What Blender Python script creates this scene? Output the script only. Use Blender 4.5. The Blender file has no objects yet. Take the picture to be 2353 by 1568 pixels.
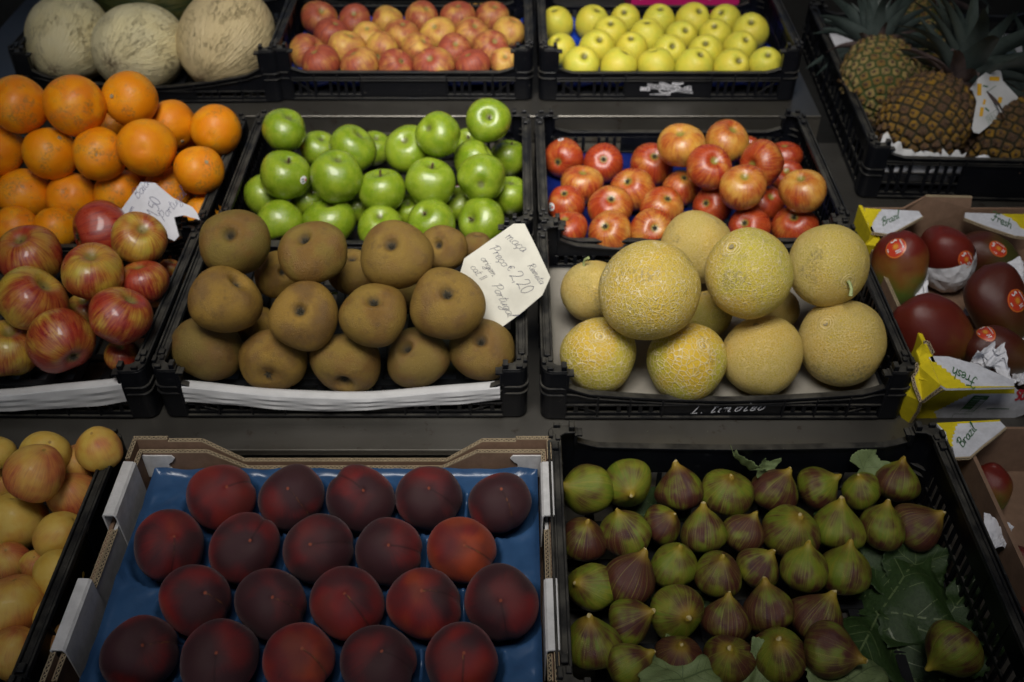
import bpy, bmesh, math, random
import numpy as np
from mathutils import Vector, Matrix, Quaternion
from mathutils.bvhtree import BVHTree

# ---------------------------------------------------------------- camera, sky, sun, exposure
S = bpy.context.scene
COL = S.collection
cam_d = bpy.data.cameras.new("camera"); cam_o = bpy.data.objects.new("camera", cam_d); COL.objects.link(cam_o)
S.camera = cam_o
CAMZ, PITCH = 1.6, 41.5
cam_o.location = (0, 0, CAMZ)
cam_o.rotation_euler = (math.radians(90 - PITCH), 0, 0)
cam_d.lens = 35.0; cam_d.sensor_width = 36.0; cam_d.clip_start = .05; cam_d.clip_end = 400
cam_d.dof.use_dof = True; cam_d.dof.focus_distance = 1.10; cam_d.dof.aperture_fstop = 5.6

SUN_EL, SUN_AZ = 60, 186      # azimuth measured clockwise from +y
W = bpy.data.worlds.new("World"); S.world = W; W.use_nodes = True
wn = W.node_tree.nodes; wl = W.node_tree.links
sky = wn.new('ShaderNodeTexSky'); sky.sky_type = 'NISHITA'; sky.sun_disc = False
sky.sun_elevation = math.radians(SUN_EL); sky.sun_rotation = math.radians(SUN_AZ)
sky.dust_density = 4.0; sky.ozone_density = 1.0
bg = wn['Background']; bg.inputs['Strength'].default_value = 0.052
wl.new(sky.outputs['Color'], bg.inputs['Color'])
sd = bpy.data.lights.new("sun", 'SUN'); sd.energy = 5.0; sd.angle = math.radians(42); sd.color = (1.0, .975, .93)
so = bpy.data.objects.new("sun", sd); COL.objects.link(so)
e, a = math.radians(SUN_EL), math.radians(SUN_AZ)
sv = Vector((math.sin(a) * math.cos(e), math.cos(a) * math.cos(e), math.sin(e)))
so.rotation_mode = 'QUATERNION'; so.rotation_quaternion = sv.to_track_quat('Z', 'Y')
so.location = (0, 0, 6)
S.view_settings.view_transform = 'Standard'; S.view_settings.look = 'None'
S.view_settings.exposure = 0.44; S.view_settings.gamma = 1.0
S.cycles.max_bounces = 6; S.cycles.diffuse_bounces = 3; S.cycles.glossy_bounces = 3
S.cycles.transparent_max_bounces = 8
S.cycles.caustics_reflective = False; S.cycles.caustics_refractive = False
rnd = random.Random(7)

# ---------------------------------------------------------------- survey of the place: picture point -> point in the place
FPX, PCX, PCY = 2287.6, 1176.5, 784.0
_t = math.radians(PITCH)
FW = Vector((0, math.cos(_t), -math.sin(_t))); UPV = Vector((0, math.sin(_t), math.cos(_t))); RT = Vector((1, 0, 0))
CPOS = Vector((0, 0, CAMZ))
def ray(px, py): return FW + RT * ((px - PCX) / FPX) + UPV * ((PCY - py) / FPX)
def at(px, py, z):
    d = ray(px, py); return CPOS + d * ((z - CAMZ) / d.z)
def aty(px, py, y):
    d = ray(px, py); return CPOS + d * (y / d.y)
def atp(px, py, p0, n):
    d = ray(px, py); return CPOS + d * ((Vector(p0) - CPOS).dot(n) / d.dot(n))

# ---------------------------------------------------------------- helpers: meshes and objects
class MB:
    def __init__(s): s.v = []; s.f = []; s.m = []
    def poly(s, pts, mi=0):
        b = len(s.v); s.v += [tuple(p) for p in pts]; s.f.append(tuple(range(b, b + len(pts)))); s.m.append(mi)
    def box(s, x0, x1, y0, y1, z0, z1, mi=0):
        b = len(s.v)
        s.v += [(x0,y0,z0),(x1,y0,z0),(x1,y1,z0),(x0,y1,z0),(x0,y0,z1),(x1,y0,z1),(x1,y1,z1),(x0,y1,z1)]
        for q in ((0,3,2,1),(4,5,6,7),(0,1,5,4),(1,2,6,5),(2,3,7,6),(3,0,4,7)): s.f.append(tuple(b+i for i in q)); s.m.append(mi)
    def prism(s, pts, vec, mi=0):            # closed outline pushed along vec
        b = len(s.v); n = len(pts); vec = Vector(vec)
        s.v += [tuple(Vector(p)) for p in pts] + [tuple(Vector(p) + vec) for p in pts]
        s.f.append(tuple(b + i for i in range(n))[::-1]); s.f.append(tuple(b + n + i for i in range(n)))
        s.m += [mi, mi]
        for i in range(n):
            j = (i + 1) % n; s.f.append((b+i, b+j, b+n+j, b+n+i)); s.m.append(mi)
    def grid(s, P, mi=0, close_u=False):     # P[i][j]
        b = len(s.v); n, m = len(P), len(P[0])
        for r in P: s.v += [tuple(p) for p in r]
        for i in range(n - (0 if close_u else 1)):
            for j in range(m - 1):
                i2 = (i + 1) % n
                s.f.append((b+i*m+j, b+i2*m+j, b+i2*m+j+1, b+i*m+j+1)); s.m.append(mi)
    def tube(s, pts, rad, seg=8, mi=0):
        pts = [Vector(p) for p in pts]; rr = rad if isinstance(rad, (list, tuple)) else [rad]*len(pts)
        P = []
        for k, p in enumerate(pts):
            t = (pts[min(k+1, len(pts)-1)] - pts[max(k-1, 0)]).normalized()
            u = t.cross(Vector((.13, .2, 1))).normalized(); w = t.cross(u)
            P.append([p + (u*math.cos(2*math.pi*q/seg) + w*math.sin(2*math.pi*q/seg))*rr[k] for q in range(seg+1)])
        s.grid(P, mi)
        s.poly(P[0][:-1], mi); s.poly(P[-1][:-1][::-1], mi)
    def mesh(s, name, mats, smooth=False):
        me = bpy.data.meshes.new(name); me.from_pydata(s.v, [], s.f)
        for m in (mats if isinstance(mats, (list, tuple)) else [mats]): me.materials.append(m)
        if any(s.m): me.polygons.foreach_set('material_index', s.m)
        bm = bmesh.new(); bm.from_mesh(me); bmesh.ops.recalc_face_normals(bm, faces=bm.faces[:]); bm.to_mesh(me); bm.free()
        if smooth: me.polygons.foreach_set('use_smooth', [True]*len(me.polygons))
        me.update(); return me
def link(name, me, parent=None, bevel=0):
    o = bpy.data.objects.new(name, me); COL.objects.link(o)
    if parent is not None: o.parent = parent
    if bevel:
        b = o.modifiers.new('bevel', 'BEVEL'); b.width = bevel; b.segments = 1; b.limit_method = 'ANGLE'; b.angle_limit = math.radians(50)
    return o
def empty(name, loc, rz=0, quat=None):
    o = bpy.data.objects.new(name, None); COL.objects.link(o); o.location = loc
    o.empty_display_size = .05
    if quat is not None: o.rotation_mode = 'QUATERNION'; o.rotation_quaternion = quat
    else: o.rotation_euler = (0, 0, rz)
    return o
def tag(o, label, cat, group=None):
    o['label'] = label; o['category'] = cat
    if group: o['group'] = group
    return o
def struct(o, label=None):
    o['kind'] = 'structure'
    if label: o['label'] = label
    return o

# ---------------------------------------------------------------- helpers: materials
class NT:
    def __init__(s, name):
        s.mat = bpy.data.materials.new(name); s.mat.use_nodes = True
        s.t = s.mat.node_tree; s.b = s.t.nodes['Principled BSDF']
    def n(s, typ, **kw):
        nd = s.t.nodes.new(typ)
        for k, v in kw.items():
            if k == 'ins':
                for kk, vv in v.items(): s.set(nd.inputs[kk], vv)
            else: setattr(nd, k, v)
        return nd
    def set(s, sock, v):
        if isinstance(v, bpy.types.NodeSocket): s.t.links.new(v, sock)
        elif isinstance(v, (tuple, list)) and len(v) == 3 and sock.type == 'RGBA': sock.default_value = (*v, 1)
        else: sock.default_value = v
    def math(s, op, a, b=0, c=0, clamp=False):
        nd = s.n('ShaderNodeMath', operation=op, use_clamp=clamp)
        s.set(nd.inputs[0], a); s.set(nd.inputs[1], b); s.set(nd.inputs[2], c); return nd.outputs[0]
    def vmath(s, op, a, b=None, sc=None):
        nd = s.n('ShaderNodeVectorMath', operation=op); s.set(nd.inputs[0], a)
        if b is not None: s.set(nd.inputs[1], b)
        if sc is not None: s.set(nd.inputs['Scale'], sc)
        return nd.outputs['Value'] if op in ('LENGTH', 'DOT_PRODUCT') else nd.outputs[0]
    def smooth(s, v, a, b, lo=0., hi=1.):
        nd = s.n('ShaderNodeMapRange', interpolation_type='SMOOTHSTEP'); s.set(nd.inputs[0], v)
        for i, x in enumerate((a, b, lo, hi)): nd.inputs[i+1].default_value = x
        return nd.outputs[0]
    def mix(s, f, a, b, mode='MIX'):
        nd = s.n('ShaderNodeMix', data_type='RGBA', blend_type=mode); s.set(nd.inputs[0], f); s.set(nd.inputs[6], a); s.set(nd.inputs[7], b); return nd.outputs[2]
    def noise(s, vec, scale, detail=2, rough=.5, w=None, dist=0., color=False):
        nd = s.n('ShaderNodeTexNoise', noise_dimensions='4D' if w is not None else '3D'); s.set(nd.inputs['Vector'], vec)
        if w is not None: s.set(nd.inputs['W'], w)
        nd.inputs['Scale'].default_value = scale; nd.inputs['Detail'].default_value = detail
        nd.inputs['Roughness'].default_value = rough; nd.inputs['Distortion'].default_value = dist
        return nd.outputs['Color'] if color else nd.outputs['Fac']
    def voro(s, vec, scale, feature='F1', rnd_=1.0):
        nd = s.n('ShaderNodeTexVoronoi', feature=feature); s.set(nd.inputs['Vector'], vec); s.set(nd.inputs['Scale'], scale)
        nd.inputs['Randomness'].default_value = rnd_
        return nd.outputs['Distance']
    def bump(s, h, dist=.001, strength=1.0, normal=None):
        nd = s.n('ShaderNodeBump'); s.set(nd.inputs['Height'], h); nd.inputs['Distance'].default_value = dist; nd.inputs['Strength'].default_value = strength
        if normal is not None: s.set(nd.inputs['Normal'], normal)
        return nd.outputs[0]
    def out(s, base=None, rough=None, normal=None, **kw):
        if base is not None: s.set(s.b.inputs['Base Color'], base)
        if rough is not None: s.set(s.b.inputs['Roughness'], rough)
        if normal is not None: s.set(s.b.inputs['Normal'], normal)
        for k, v in kw.items(): s.set(s.b.inputs[k.replace('_', ' ')], v)
        return s.mat
    def obj(s):
        if not hasattr(s, '_tc'): s._tc = s.n('ShaderNodeTexCoord')
        return s._tc.outputs['Object']
    def info(s):
        if not hasattr(s, '_oi'):
            s._oi = s.n('ShaderNodeObjectInfo'); s._sep = s.n('ShaderNodeSeparateColor'); s.set(s._sep.inputs[0], s._oi.outputs['Color'])
            s.rnd = s.math('MULTIPLY', s._oi.outputs['Random'], 61.0)
        return s._sep.outputs[0], s._sep.outputs[1], s._sep.outputs[2]
    def meridian(s, k, kz):                  # coordinates that run along the meridians of a fruit
        sp = s.n('ShaderNodeSeparateXYZ'); s.set(sp.inputs[0], s.obj())
        s.x, s.y, s.z = sp.outputs
        r = s.math('SQRT', s.math('ADD', s.math('MULTIPLY', s.x, s.x), s.math('MULTIPLY', s.y, s.y))); s.rho = r
        rr = s.math('MAXIMUM', r, .02)
        cb = s.n('ShaderNodeCombineXYZ')
        s.set(cb.inputs[0], s.math('MULTIPLY', s.math('DIVIDE', s.x, rr), k)); s.set(cb.inputs[1], s.math('MULTIPLY', s.math('DIVIDE', s.y, rr), k)); s.set(cb.inputs[2], s.math('MULTIPLY', s.z, kz))
        return cb.outputs[0]

def apple_mat(name, ground, ground2, blush, blush2, streak=.5, soft=.35, gloss=.3, coat=.3, dots=.35, cavity=(.16,.13,.03), cav=.30, lowf=1.1, bumpd=.004):
    m = NT(name); bias, warm, _ = m.info(); o = m.obj()
    mer = m.meridian(5.2, .60)
    st = m.noise(mer, 3.4, 4, .62, m.rnd, .25)
    lo = m.noise(o, lowf, 2, .5, m.rnd)
    lo2 = m.noise(o, 2.6, 3, .6, m.math('ADD', m.rnd, 9.0))
    g = m.mix(m.smooth(lo2, .35, .65), ground, ground2)
    k = m.math('ADD', m.math('ADD', m.math('MULTIPLY', lo, 2.0), m.math('MULTIPLY', m.math('SUBTRACT', st, .5), streak*2.6)), m.math('SUBTRACT', bias, 1.5))
    f = m.smooth(k, -soft, soft)
    bl = m.mix(m.smooth(st, .4, .68), blush, blush2)
    c = m.mix(f, g, bl)
    d = m.voro(o, 17.0)
    c = m.mix(m.math('MULTIPLY', m.smooth(d, .16, .05), dots), c, (.75, .6, .3))
    cv = m.math('MULTIPLY', m.smooth(m.rho, cav, cav*.35), m.smooth(m.noise(m.meridian(2.0, 1.0), 5, 3, .6, m.rnd), .25, .6, .55, 1.0))
    c = m.mix(cv, c, cavity)
    fl = m.noise(o, 7.0, 4, .6, m.math('ADD', m.rnd, 3.3))
    c = m.mix(m.smooth(fl, .70, .76, 0, .55), c, (.10, .055, .015))
    n = m.bump(m.noise(o, 60, 2, .5), bumpd*.6, .25)
    r = m.smooth(m.noise(o, 4, 3, .6, m.rnd), .3, .7, gloss*.85, gloss*1.3)
    return m.out(c, r, n, Coat_Weight=coat, Coat_Roughness=.12, Specular_IOR_Level=.5)

M = {}
M['green'] = apple_mat('green_apple_skin', (.145,.235,.008), (.22,.30,.016), (.34,.42,.05), (.30,.40,.05), .15, .8, .24, .5, .25, (.12,.13,.04), .22)
M['redapple'] = apple_mat('red_apple_skin', (.58,.28,.04), (.62,.36,.07), (.42,.065,.014), (.24,.014,.010), .40, .50, .26, .35, .16, (.22,.20,.04), .26)
M['topapple'] = apple_mat('matte_red_yellow_apple_skin', (.66,.42,.07), (.60,.30,.07), (.40,.085,.035), (.20,.030,.028), .30, .50, .5, .05, .12, (.25,.20,.05), .22, 1.5)
M['yellowapple'] = apple_mat('yellow_apple_skin', (.66,.60,.06), (.56,.57,.06), (.72,.56,.05), (.70,.54,.05), .10, .9, .45, .08, .12, (.10,.09,.02), .26)
M['leftapple'] = apple_mat('striped_apple_skin', (.56,.38,.045), (.46,.38,.05), (.36,.045,.018), (.20,.012,.012), .44, .50, .30, .35, .50, (.20,.16,.04), .30)
M['apricot'] = apple_mat('golden_plum_skin', (.60,.37,.055), (.62,.43,.085), (.50,.13,.04), (.34,.05,.035), .10, .45, .5, .05, .15, (.30,.17,.03), .09, 1.0)

def russet():
    m = NT('russet_apple_skin'); b, w, _ = m.info(); o = m.obj(); m.meridian(1, 1)
    lo = m.noise(o, 1.3, 3, .55, m.rnd); hi = m.noise(o, 24, 4, .7, m.rnd)
    c = m.mix(m.smooth(lo, .38, .60), (.185,.096,.018), (.135,.112,.018))
    c = m.mix(m.math('MULTIPLY', b, .6), c, (.150,.088,.034))
    c = m.mix(m.math('MULTIPLY', w, m.smooth(lo, .3, .6)), c, (.36,.20,.030))
    c = m.mix(m.smooth(hi, .35, .7, 0, .28), c, (.14,.085,.03))
    c = m.mix(m.smooth(m.voro(o, 15), .13, .05, 0, .8), c, (.44,.36,.19)); c = m.mix(m.smooth(m.noise(o, 3.2, 5, .7, m.math('ADD', m.rnd, 7.)), .52, .66, 0, .45), c, (.10,.055,.02))
    sp = m.noise(o, 9, 3, .6, m.math('ADD', m.rnd, 4.)); c = m.mix(m.smooth(sp, .72, .76, 0, .7), c, (.06,.035,.015))
    c = m.mix(m.math('MULTIPLY', m.smooth(m.rho, .24, .06), m.smooth(m.z, -.2, .1)), c, (.07,.05,.025))
    n = m.bump(hi, .008, .5)
    return m.out(c, m.smooth(lo, .3, .7, .45, .7), n, Specular_IOR_Level=.4)
M['russet'] = russet()

def orange():
    m = NT('orange_peel'); b, w, _ = m.info(); o = m.obj()
    lo = m.noise(o, 1.2, 2, .5, m.rnd)
    c = m.mix(m.smooth(lo, .35, .65), (.76,.235,.002), (.82,.32,.006))
    c = m.mix(m.math('MULTIPLY', b, m.smooth(m.noise(o, 2.2, 2, .5, m.rnd), .4, .65)), c, (.72,.20,.006))
    sc = m.math('MULTIPLY', m.smooth(m.noise(o, 1.5, 1, .5, m.math('ADD', m.rnd, 5.)), .50, .62), m.smooth(m.noise(o, 11, 5, .7, m.rnd), .44, .62))
    c = m.mix(m.math('MULTIPLY', sc, .70), c, (.24,.14,.04))
    ln = m.math('ABSOLUTE', m.math('SUBTRACT', m.noise(o, 2.3, 4, .6, m.math('ADD', m.rnd, 8.), .6), .5))
    c = m.mix(m.math('MULTIPLY', m.smooth(ln, .012, .002), m.smooth(lo, .45, .6, 0, .6)), c, (.30,.20,.08))
    sp = m.noise(o, 6.5, 2, .5, m.math('ADD', m.rnd, 2.)); c = m.mix(m.smooth(sp, .77, .80, 0, .9), c, (.06,.03,.01))
    pore = m.voro(o, 26)
    n = m.bump(m.smooth(pore, .0, .45), .005, .32)
    return m.out(c, .40, n, Specular_IOR_Level=.35)
M['orange'] = orange()

def netmelon():
    m = NT('netted_melon_rind'); b, w, q = m.info(); o = m.obj()
    lo = m.noise(o, 1.2, 2, .5, m.rnd)
    ground = m.mix(m.smooth(lo, .38, .62), (.59,.385,.032), (.54,.39,.048))
    ground = m.mix(q, ground, m.mix(m.smooth(m.noise(o, .8, 1, .5, m.rnd), .4, .6), (.64,.41,.010), (.50,.45,.020)))
    nz = m.noise(o, 5.0, 3, .6, m.rnd, 0, True)
    v = m.vmath('ADD', o, m.vmath('SCALE', m.vmath('SUBTRACT', nz, (.5,.5,.5)), sc=.10))
    mer = m.n('ShaderNodeMapping'); m.set(mer.inputs['Vector'], v); mer.inputs['Scale'].default_value = (1, 1, 1.15)
    vc = m.voro(mer.outputs[0], m.math('MULTIPLY_ADD', w, 8.0, 6.5), 'DISTANCE_TO_EDGE'); vf = m.voro(mer.outputs[0], 16.0, 'DISTANCE_TO_EDGE')
    lnc = m.smooth(vc, .070, .022); lnf = m.smooth(vf, .17, .05)
    wob = m.math('ABSOLUTE', m.math('SUBTRACT', m.noise(v, 20, 2, .5, m.rnd, .4), .5)); lnw = m.smooth(wob, .06, .01)
    fine = m.math('MAXIMUM', m.math('MULTIPLY', lnf, .75), m.math('MULTIPLY', lnw, .7))
    brk = m.smooth(m.noise(o, 3.5, 3, .6, m.math('ADD', m.rnd, 2.)), .30, .46)
    coarse = m.math('MULTIPLY', m.math('MAXIMUM', lnc, m.math('MULTIPLY', lnf, .16)), m.math('ADD', m.math('MULTIPLY', brk, .40), .60))
    nf = m.n('ShaderNodeMix', data_type='FLOAT'); m.set(nf.inputs[0], b); m.set(nf.inputs[2], fine); m.set(nf.inputs[3], coarse)
    m.meridian(1, 1); ring = m.math('MULTIPLY', m.smooth(m.math('SINE', m.math('MULTIPLY', m.math('ADD', m.rho, m.math('MULTIPLY', m.noise(o, 9, 3, .6), .10)), 88.0)), .0, .7), m.smooth(m.rho, .34, .12))
    net = m.math('MAXIMUM', nf.outputs[0], ring)
    c = m.mix(m.math('MULTIPLY', net, m.math('MULTIPLY_ADD', b, .22, .74)), ground, m.mix(b, (.73,.57,.28), (.76,.64,.38)))
    st = m.math('MULTIPLY', m.smooth(m.noise(o, 1.3, 1, .5, m.math('ADD', m.rnd, 6.)), .58, .68), m.smooth(m.noise(o, 14, 4, .7), .4, .65))
    c = m.mix(m.math('MULTIPLY', st, .55), c, (.17,.14,.08))
    n = m.bump(net, .016, .55)
    return m.out(c, .55, n, Specular_IOR_Level=.4)
M['netmelon'] = netmelon()

def peach():
    m = NT('dark_peach_skin'); b, w, _ = m.info(); o = m.obj(); mer = m.meridian(3, .6)
    lo = m.noise(o, .95, 1, .5, m.rnd, .2); st = m.noise(mer, 4, 3, .6, m.rnd)
    k = m.math('ADD', m.math('ADD', lo, m.math('MULTIPLY', m.math('SUBTRACT', st, .5), .16)), b)
    c = m.mix(m.smooth(k, .46, .74), (.038,.009,.013), (.19,.010,.010))
    c = m.mix(m.math('MULTIPLY', m.smooth(k, .66, .90), w), c, (.32,.045,.010))
    side = m.smooth(m.z, .0, .9)                    # bloom lies thicker round the blossom end
    c = m.mix(m.math('MULTIPLY', side, m.smooth(m.noise(o, 1.3, 2, .5, m.math('ADD', m.rnd, 3.)), .35, .65, .15, .6)), c, (.050,.022,.022))
    ln = m.math('MULTIPLY', m.smooth(m.math('ABSOLUTE', m.math('ADD', m.y, m.math('MULTIPLY', m.math('SUBTRACT', m.noise(o, 3, 3, .6, m.rnd), .5), .12))), .030, .006), m.smooth(m.x, .0, .06))
    ln = m.math('MULTIPLY', ln, m.math('GREATER_THAN', m._oi.outputs['Random'], .45)); ln = m.math('MULTIPLY', ln, m.smooth(m.noise(o, 3.4, 3, .65, m.rnd), .46, .66))
    c = m.mix(m.math('MULTIPLY', ln, m.smooth(m.rho, .95, .7)), c, (.32,.12,.03))
    c = m.mix(m.math('MULTIPLY', m.smooth(m.rho, .06, .02), m.smooth(m.z, 0, .2)), c, (.25,.06,.03))
    c = m.mix(m.smooth(m.voro(o, 12), .07, .03, 0, .45), c, (.26,.09,.05))
    c = m.mix(m.math('MULTIPLY', m.smooth(m.math('ABSOLUTE', m.y), .055, .0, 0, .6), m.smooth(m.x, .0, .1)), c, (.020,.004,.005))  # dark line painted along the groove as its shade
    n = m.bump(m.noise(o, 150, 2, .6), .004, .25)
    return m.out(c, .62, n, Sheen_Weight=.14, Sheen_Roughness=.4, Sheen_Tint=(.7,.6,.62,1), Specular_IOR_Level=.3)
M['peach'] = peach()

def fig():
    m = NT('fig_skin'); b, w, _ = m.info(); o = m.obj(); mer = m.meridian(2.6, .35)
    st = m.math('ADD', m.math('MULTIPLY', m.noise(m.meridian(3.0, .22), 2.8, 3, .6, m.rnd, .1), .62), m.math('MULTIPLY', m.noise(o, 2.4, 4, .62, m.rnd, .3), .38)); lo = m.noise(o, 1.15, 2, .5, m.rnd)
    k = m.math('ADD', m.math('ADD', m.math('MULTIPLY', lo, 2.2), m.math('MULTIPLY', m.math('SUBTRACT', st, .5), 1.6)), m.math('SUBTRACT', b, 1.45))
    gr = m.mix(m.smooth(st, .4, .6), (.120,.165,.012), (.21,.21,.018))
    c = m.mix(m.smooth(k, -.34, .34), gr, m.mix(m.smooth(st, .4, .7), (.080,.022,.012), (.042,.012,.012)))
    c = m.mix(m.smooth(m.z, .70, 1.14, 0, .75), c, (.36,.24,.025))
    rb = m.noise(m.meridian(7.5, .15), 3.0, 2, .5, m.rnd); c = m.mix(m.smooth(rb, .52, .70, 0, .38), c, (.30,.27,.06))
    c = m.mix(m.smooth(m.z, 1.175, 1.195), c, (.46,.37,.17))
    c = m.mix(m.smooth(m.voro(o, 14), .09, .04, 0, .35), c, (.5,.45,.2))
    n = m.bump(m.noise(o, 30, 3, .6), .006, .3)
    return m.out(c, .45, n, Specular_IOR_Level=.4)
M['fig'] = fig()

def mango():
    m = NT('mango_skin'); b, w, _ = m.info(); o = m.obj(); m.meridian(1, 1)
    lo = m.noise(o, 1.1, 2, .5, m.rnd)
    k = m.math('ADD', m.math('ADD', m.math('MULTIPLY', m.z, .75), m.math('MULTIPLY', m.math('SUBTRACT', lo, .5), 1.6)), b)
    c = m.mix(m.smooth(k, -.55, .25), (.085,.125,.02), (.18,.075,.012))
    c = m.mix(m.smooth(k, -.05, .75), c, (.125,.013,.008))
    c = m.mix(w, c, (.035,.015,.009))
    c = m.mix(m.smooth(m.voro(o, 20), .13, .05, 0, .4), c, (.42,.28,.08)); c = m.mix(m.smooth(m.noise(o, 5, 5, .7, m.rnd), .62, .72, 0, .5), c, (.03,.015,.008))
    n = m.bump(m.noise(o, 50, 2, .5, m.rnd), .003, .25)
    return m.out(c, .36, n, Specular_IOR_Level=.45, Coat_Weight=.05, Coat_Roughness=.3)
M['mango'] = mango()

def bigmelon():
    m = NT('white_melon_rind'); b, w, _ = m.info(); o = m.obj(); mer = m.meridian(2.6, 1.1)
    lo = m.noise(o, 1.3, 2, .5, m.rnd)
    c = m.mix(m.smooth(lo, .35, .65), (.84,.75,.46), (.86,.75,.42))
    c = m.mix(b, c, (.60,.47,.25))
    wr = m.noise(mer, 3.6, 5, .65, m.rnd, .9); wv = m.math('ABSOLUTE', m.math('SUBTRACT', wr, .5))
    ln = m.math('MULTIPLY', m.smooth(wv, .03, .004), m.smooth(m.noise(o, 2.2, 3, .6, m.math('ADD', m.rnd, 3.)), .46, .60))
    c = m.mix(m.math('MULTIPLY', ln, .8), c, (.24,.18,.08))
    c = m.mix(m.math('MULTIPLY', m.smooth(m.rho, .34, .05), m.smooth(m.noise(o, 12, 4, .7), .35, .65)), c, (.24,.17,.10))
    g = m.mix(m.smooth(m.noise(m.meridian(4, .5), 3, 3, .6), .42, .6), (.045,.065,.018), (.10,.095,.022))
    c = m.mix(w, c, g)
    n = m.bump(m.noise(m.meridian(5, .9), 3.4, 3, .6, m.rnd, .8), .03, .45); n = m.bump(m.math('MULTIPLY', ln, -1.0), .012, .6, n)
    return m.out(c, .5, n, Specular_IOR_Level=.4)
M['melon_big'] = bigmelon()

def simple(name, col, rough=.6, var=.15, scale=8, metal=0., bump=0., spec=.5, coat=0.):
    m = NT(name); o = m.obj(); nz = m.noise(o, scale, 4, .6)
    c = m.mix(m.smooth(nz, .3, .7), tuple(x*(1-var) for x in col), tuple(min(1, x*(1+var)) for x in col))
    n = m.bump(m.noise(o, scale*12, 3, .6), bump, .5) if bump else None
    return m.out(c, m.smooth(nz, .3, .7, rough*.85, min(1, rough*1.15)), n, Metallic=metal, Specular_IOR_Level=spec, Coat_Weight=coat)
M['stem'] = simple('woody_stem', (.10,.06,.025), .8, .4, 60, bump=.0005)
M['calyx'] = simple('dry_calyx', (.045,.038,.022), .9, .5, 80, bump=.0005)
M['scar'] = simple('corky_scar', (.33,.27,.15), .8, .35, 120, bump=.0006)
M['greenstem'] = simple('pale_green_stem', (.36,.42,.18), .6, .25, 60, bump=.0005)

def plastic():
    m = NT('black_crate_plastic'); geo = m.n('ShaderNodeNewGeometry'); p = geo.outputs['Position']
    nz = m.noise(p, 26, 5, .65); scr = m.noise(m.vmath('MULTIPLY', p, (40, 400, 60)), 1.0, 3, .6)
    sp = m.n('ShaderNodeSeparateXYZ'); m.set(sp.inputs[0], geo.outputs['Normal'])
    up = m.smooth(sp.outputs[2], .55, .95)
    dust_sheen = m.math('MULTIPLY', up, m.smooth(nz, .30, .72, .12, .75))  # dusty upward faces, paled further for light the rims reflect
    c = m.mix(dust_sheen, (.0042,.0048,.0070), (.080,.074,.060))
    c = m.mix(m.smooth(scr, .64, .76, 0, .16), c, (.07,.07,.07))
    fleck = m.smooth(m.noise(p, 330, 2, .5), .735, .78, 0, .5); c = m.mix(fleck, c, (.22,.20,.17)); wear = m.smooth(m.noise(m.vmath('MULTIPLY', p, (30, 30, 190)), 1.0, 5, .7), .58, .78, 0, .14); c = m.mix(wear, c, (.075,.072,.066))
    r = m.math('ADD', m.smooth(nz, .3, .7, .28, .48), m.math('MULTIPLY', dust_sheen, .25))
    n = m.bump(m.noise(p, 260, 2, .5), .0004, .35)
    return m.out(c, r, n, Specular_IOR_Level=.22)
M['plastic'] = plastic(); M['floor_plastic'] = simple('shaded_crate_floor_plastic', (.006,.0065,.008), .7, .3, 30, spec=.25)  # floor copy undusted and dull: its shade is put into the colour
def steel():
    m = NT('worn_stainless_steel'); geo = m.n('ShaderNodeNewGeometry'); p = geo.outputs['Position']
    br = m.noise(m.vmath('MULTIPLY', p, (3, 260, 260)), 1.0, 4, .6); lo = m.noise(p, 5, 4, .6); sm = m.noise(m.vmath('MULTIPLY', p, (45, 5, 5)), 1.0, 4, .65)
    c = m.mix(m.smooth(lo, .3, .7), (.15,.14,.122), (.185,.175,.155)); c = m.mix(m.smooth(sm, .5, .9, 0, .10), c, (.30,.29,.27))
    c = m.mix(m.smooth(m.noise(p, 38, 5, .7), .60, .70, 0, .6), c, (.07,.045,.028)); c = m.mix(m.smooth(m.noise(p, 210, 3, .6), .70, .76, 0, .6), c, (.40,.37,.30))
    r = m.math('ADD', m.smooth(lo, .35, .7, .38, .48), m.math('MULTIPLY', m.math('SUBTRACT', br, .5), .08))
    return m.out(c, r, m.bump(br, .0001, .15), Metallic=.85)
M['steel'] = steel()
def paper(name, col=(.74,.74,.72), wr=.0015, rough=.75, scale=9):
    m = NT(name); geo = m.n('ShaderNodeNewGeometry'); p = geo.outputs['Position']
    v = m.noise(p, scale, 3, .5, dist=.8); f = m.voro(m.vmath('ADD', p, m.vmath('SCALE', m.noise(p, 6, 2, .5, color=True), sc=.06)), scale*1.7)
    c = m.mix(m.smooth(m.noise(p, 22, 4, .6), .35, .7), col, tuple(x*.86 for x in col))
    n = m.bump(v, wr*3, .6); n = m.bump(f, wr*2, .5, n)
    return m.out(c, rough, n, Specular_IOR_Level=.3)
M['paper'] = paper('white_wrapping_paper', (.56,.56,.56)); M['dull_paper'] = paper('dull_lining_paper', (.27,.25,.21)); M['tissue'] = paper('crumpled_tissue_paper', (.70,.70,.74), .004, .6, 28)
M['card_paper'] = paper('handwritten_card', (.66,.64,.55), .0002, .7, 4); M['card_blue'] = paper('folded_note_paper', (.66,.66,.70), .0008, .7, 12)
M['ink'] = simple('pen_ink', (.035,.035,.085), .5, .3, 60); M['ink2'] = simple('blue_pen_ink', (.04,.04,.13), .5, .3, 60)
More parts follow.
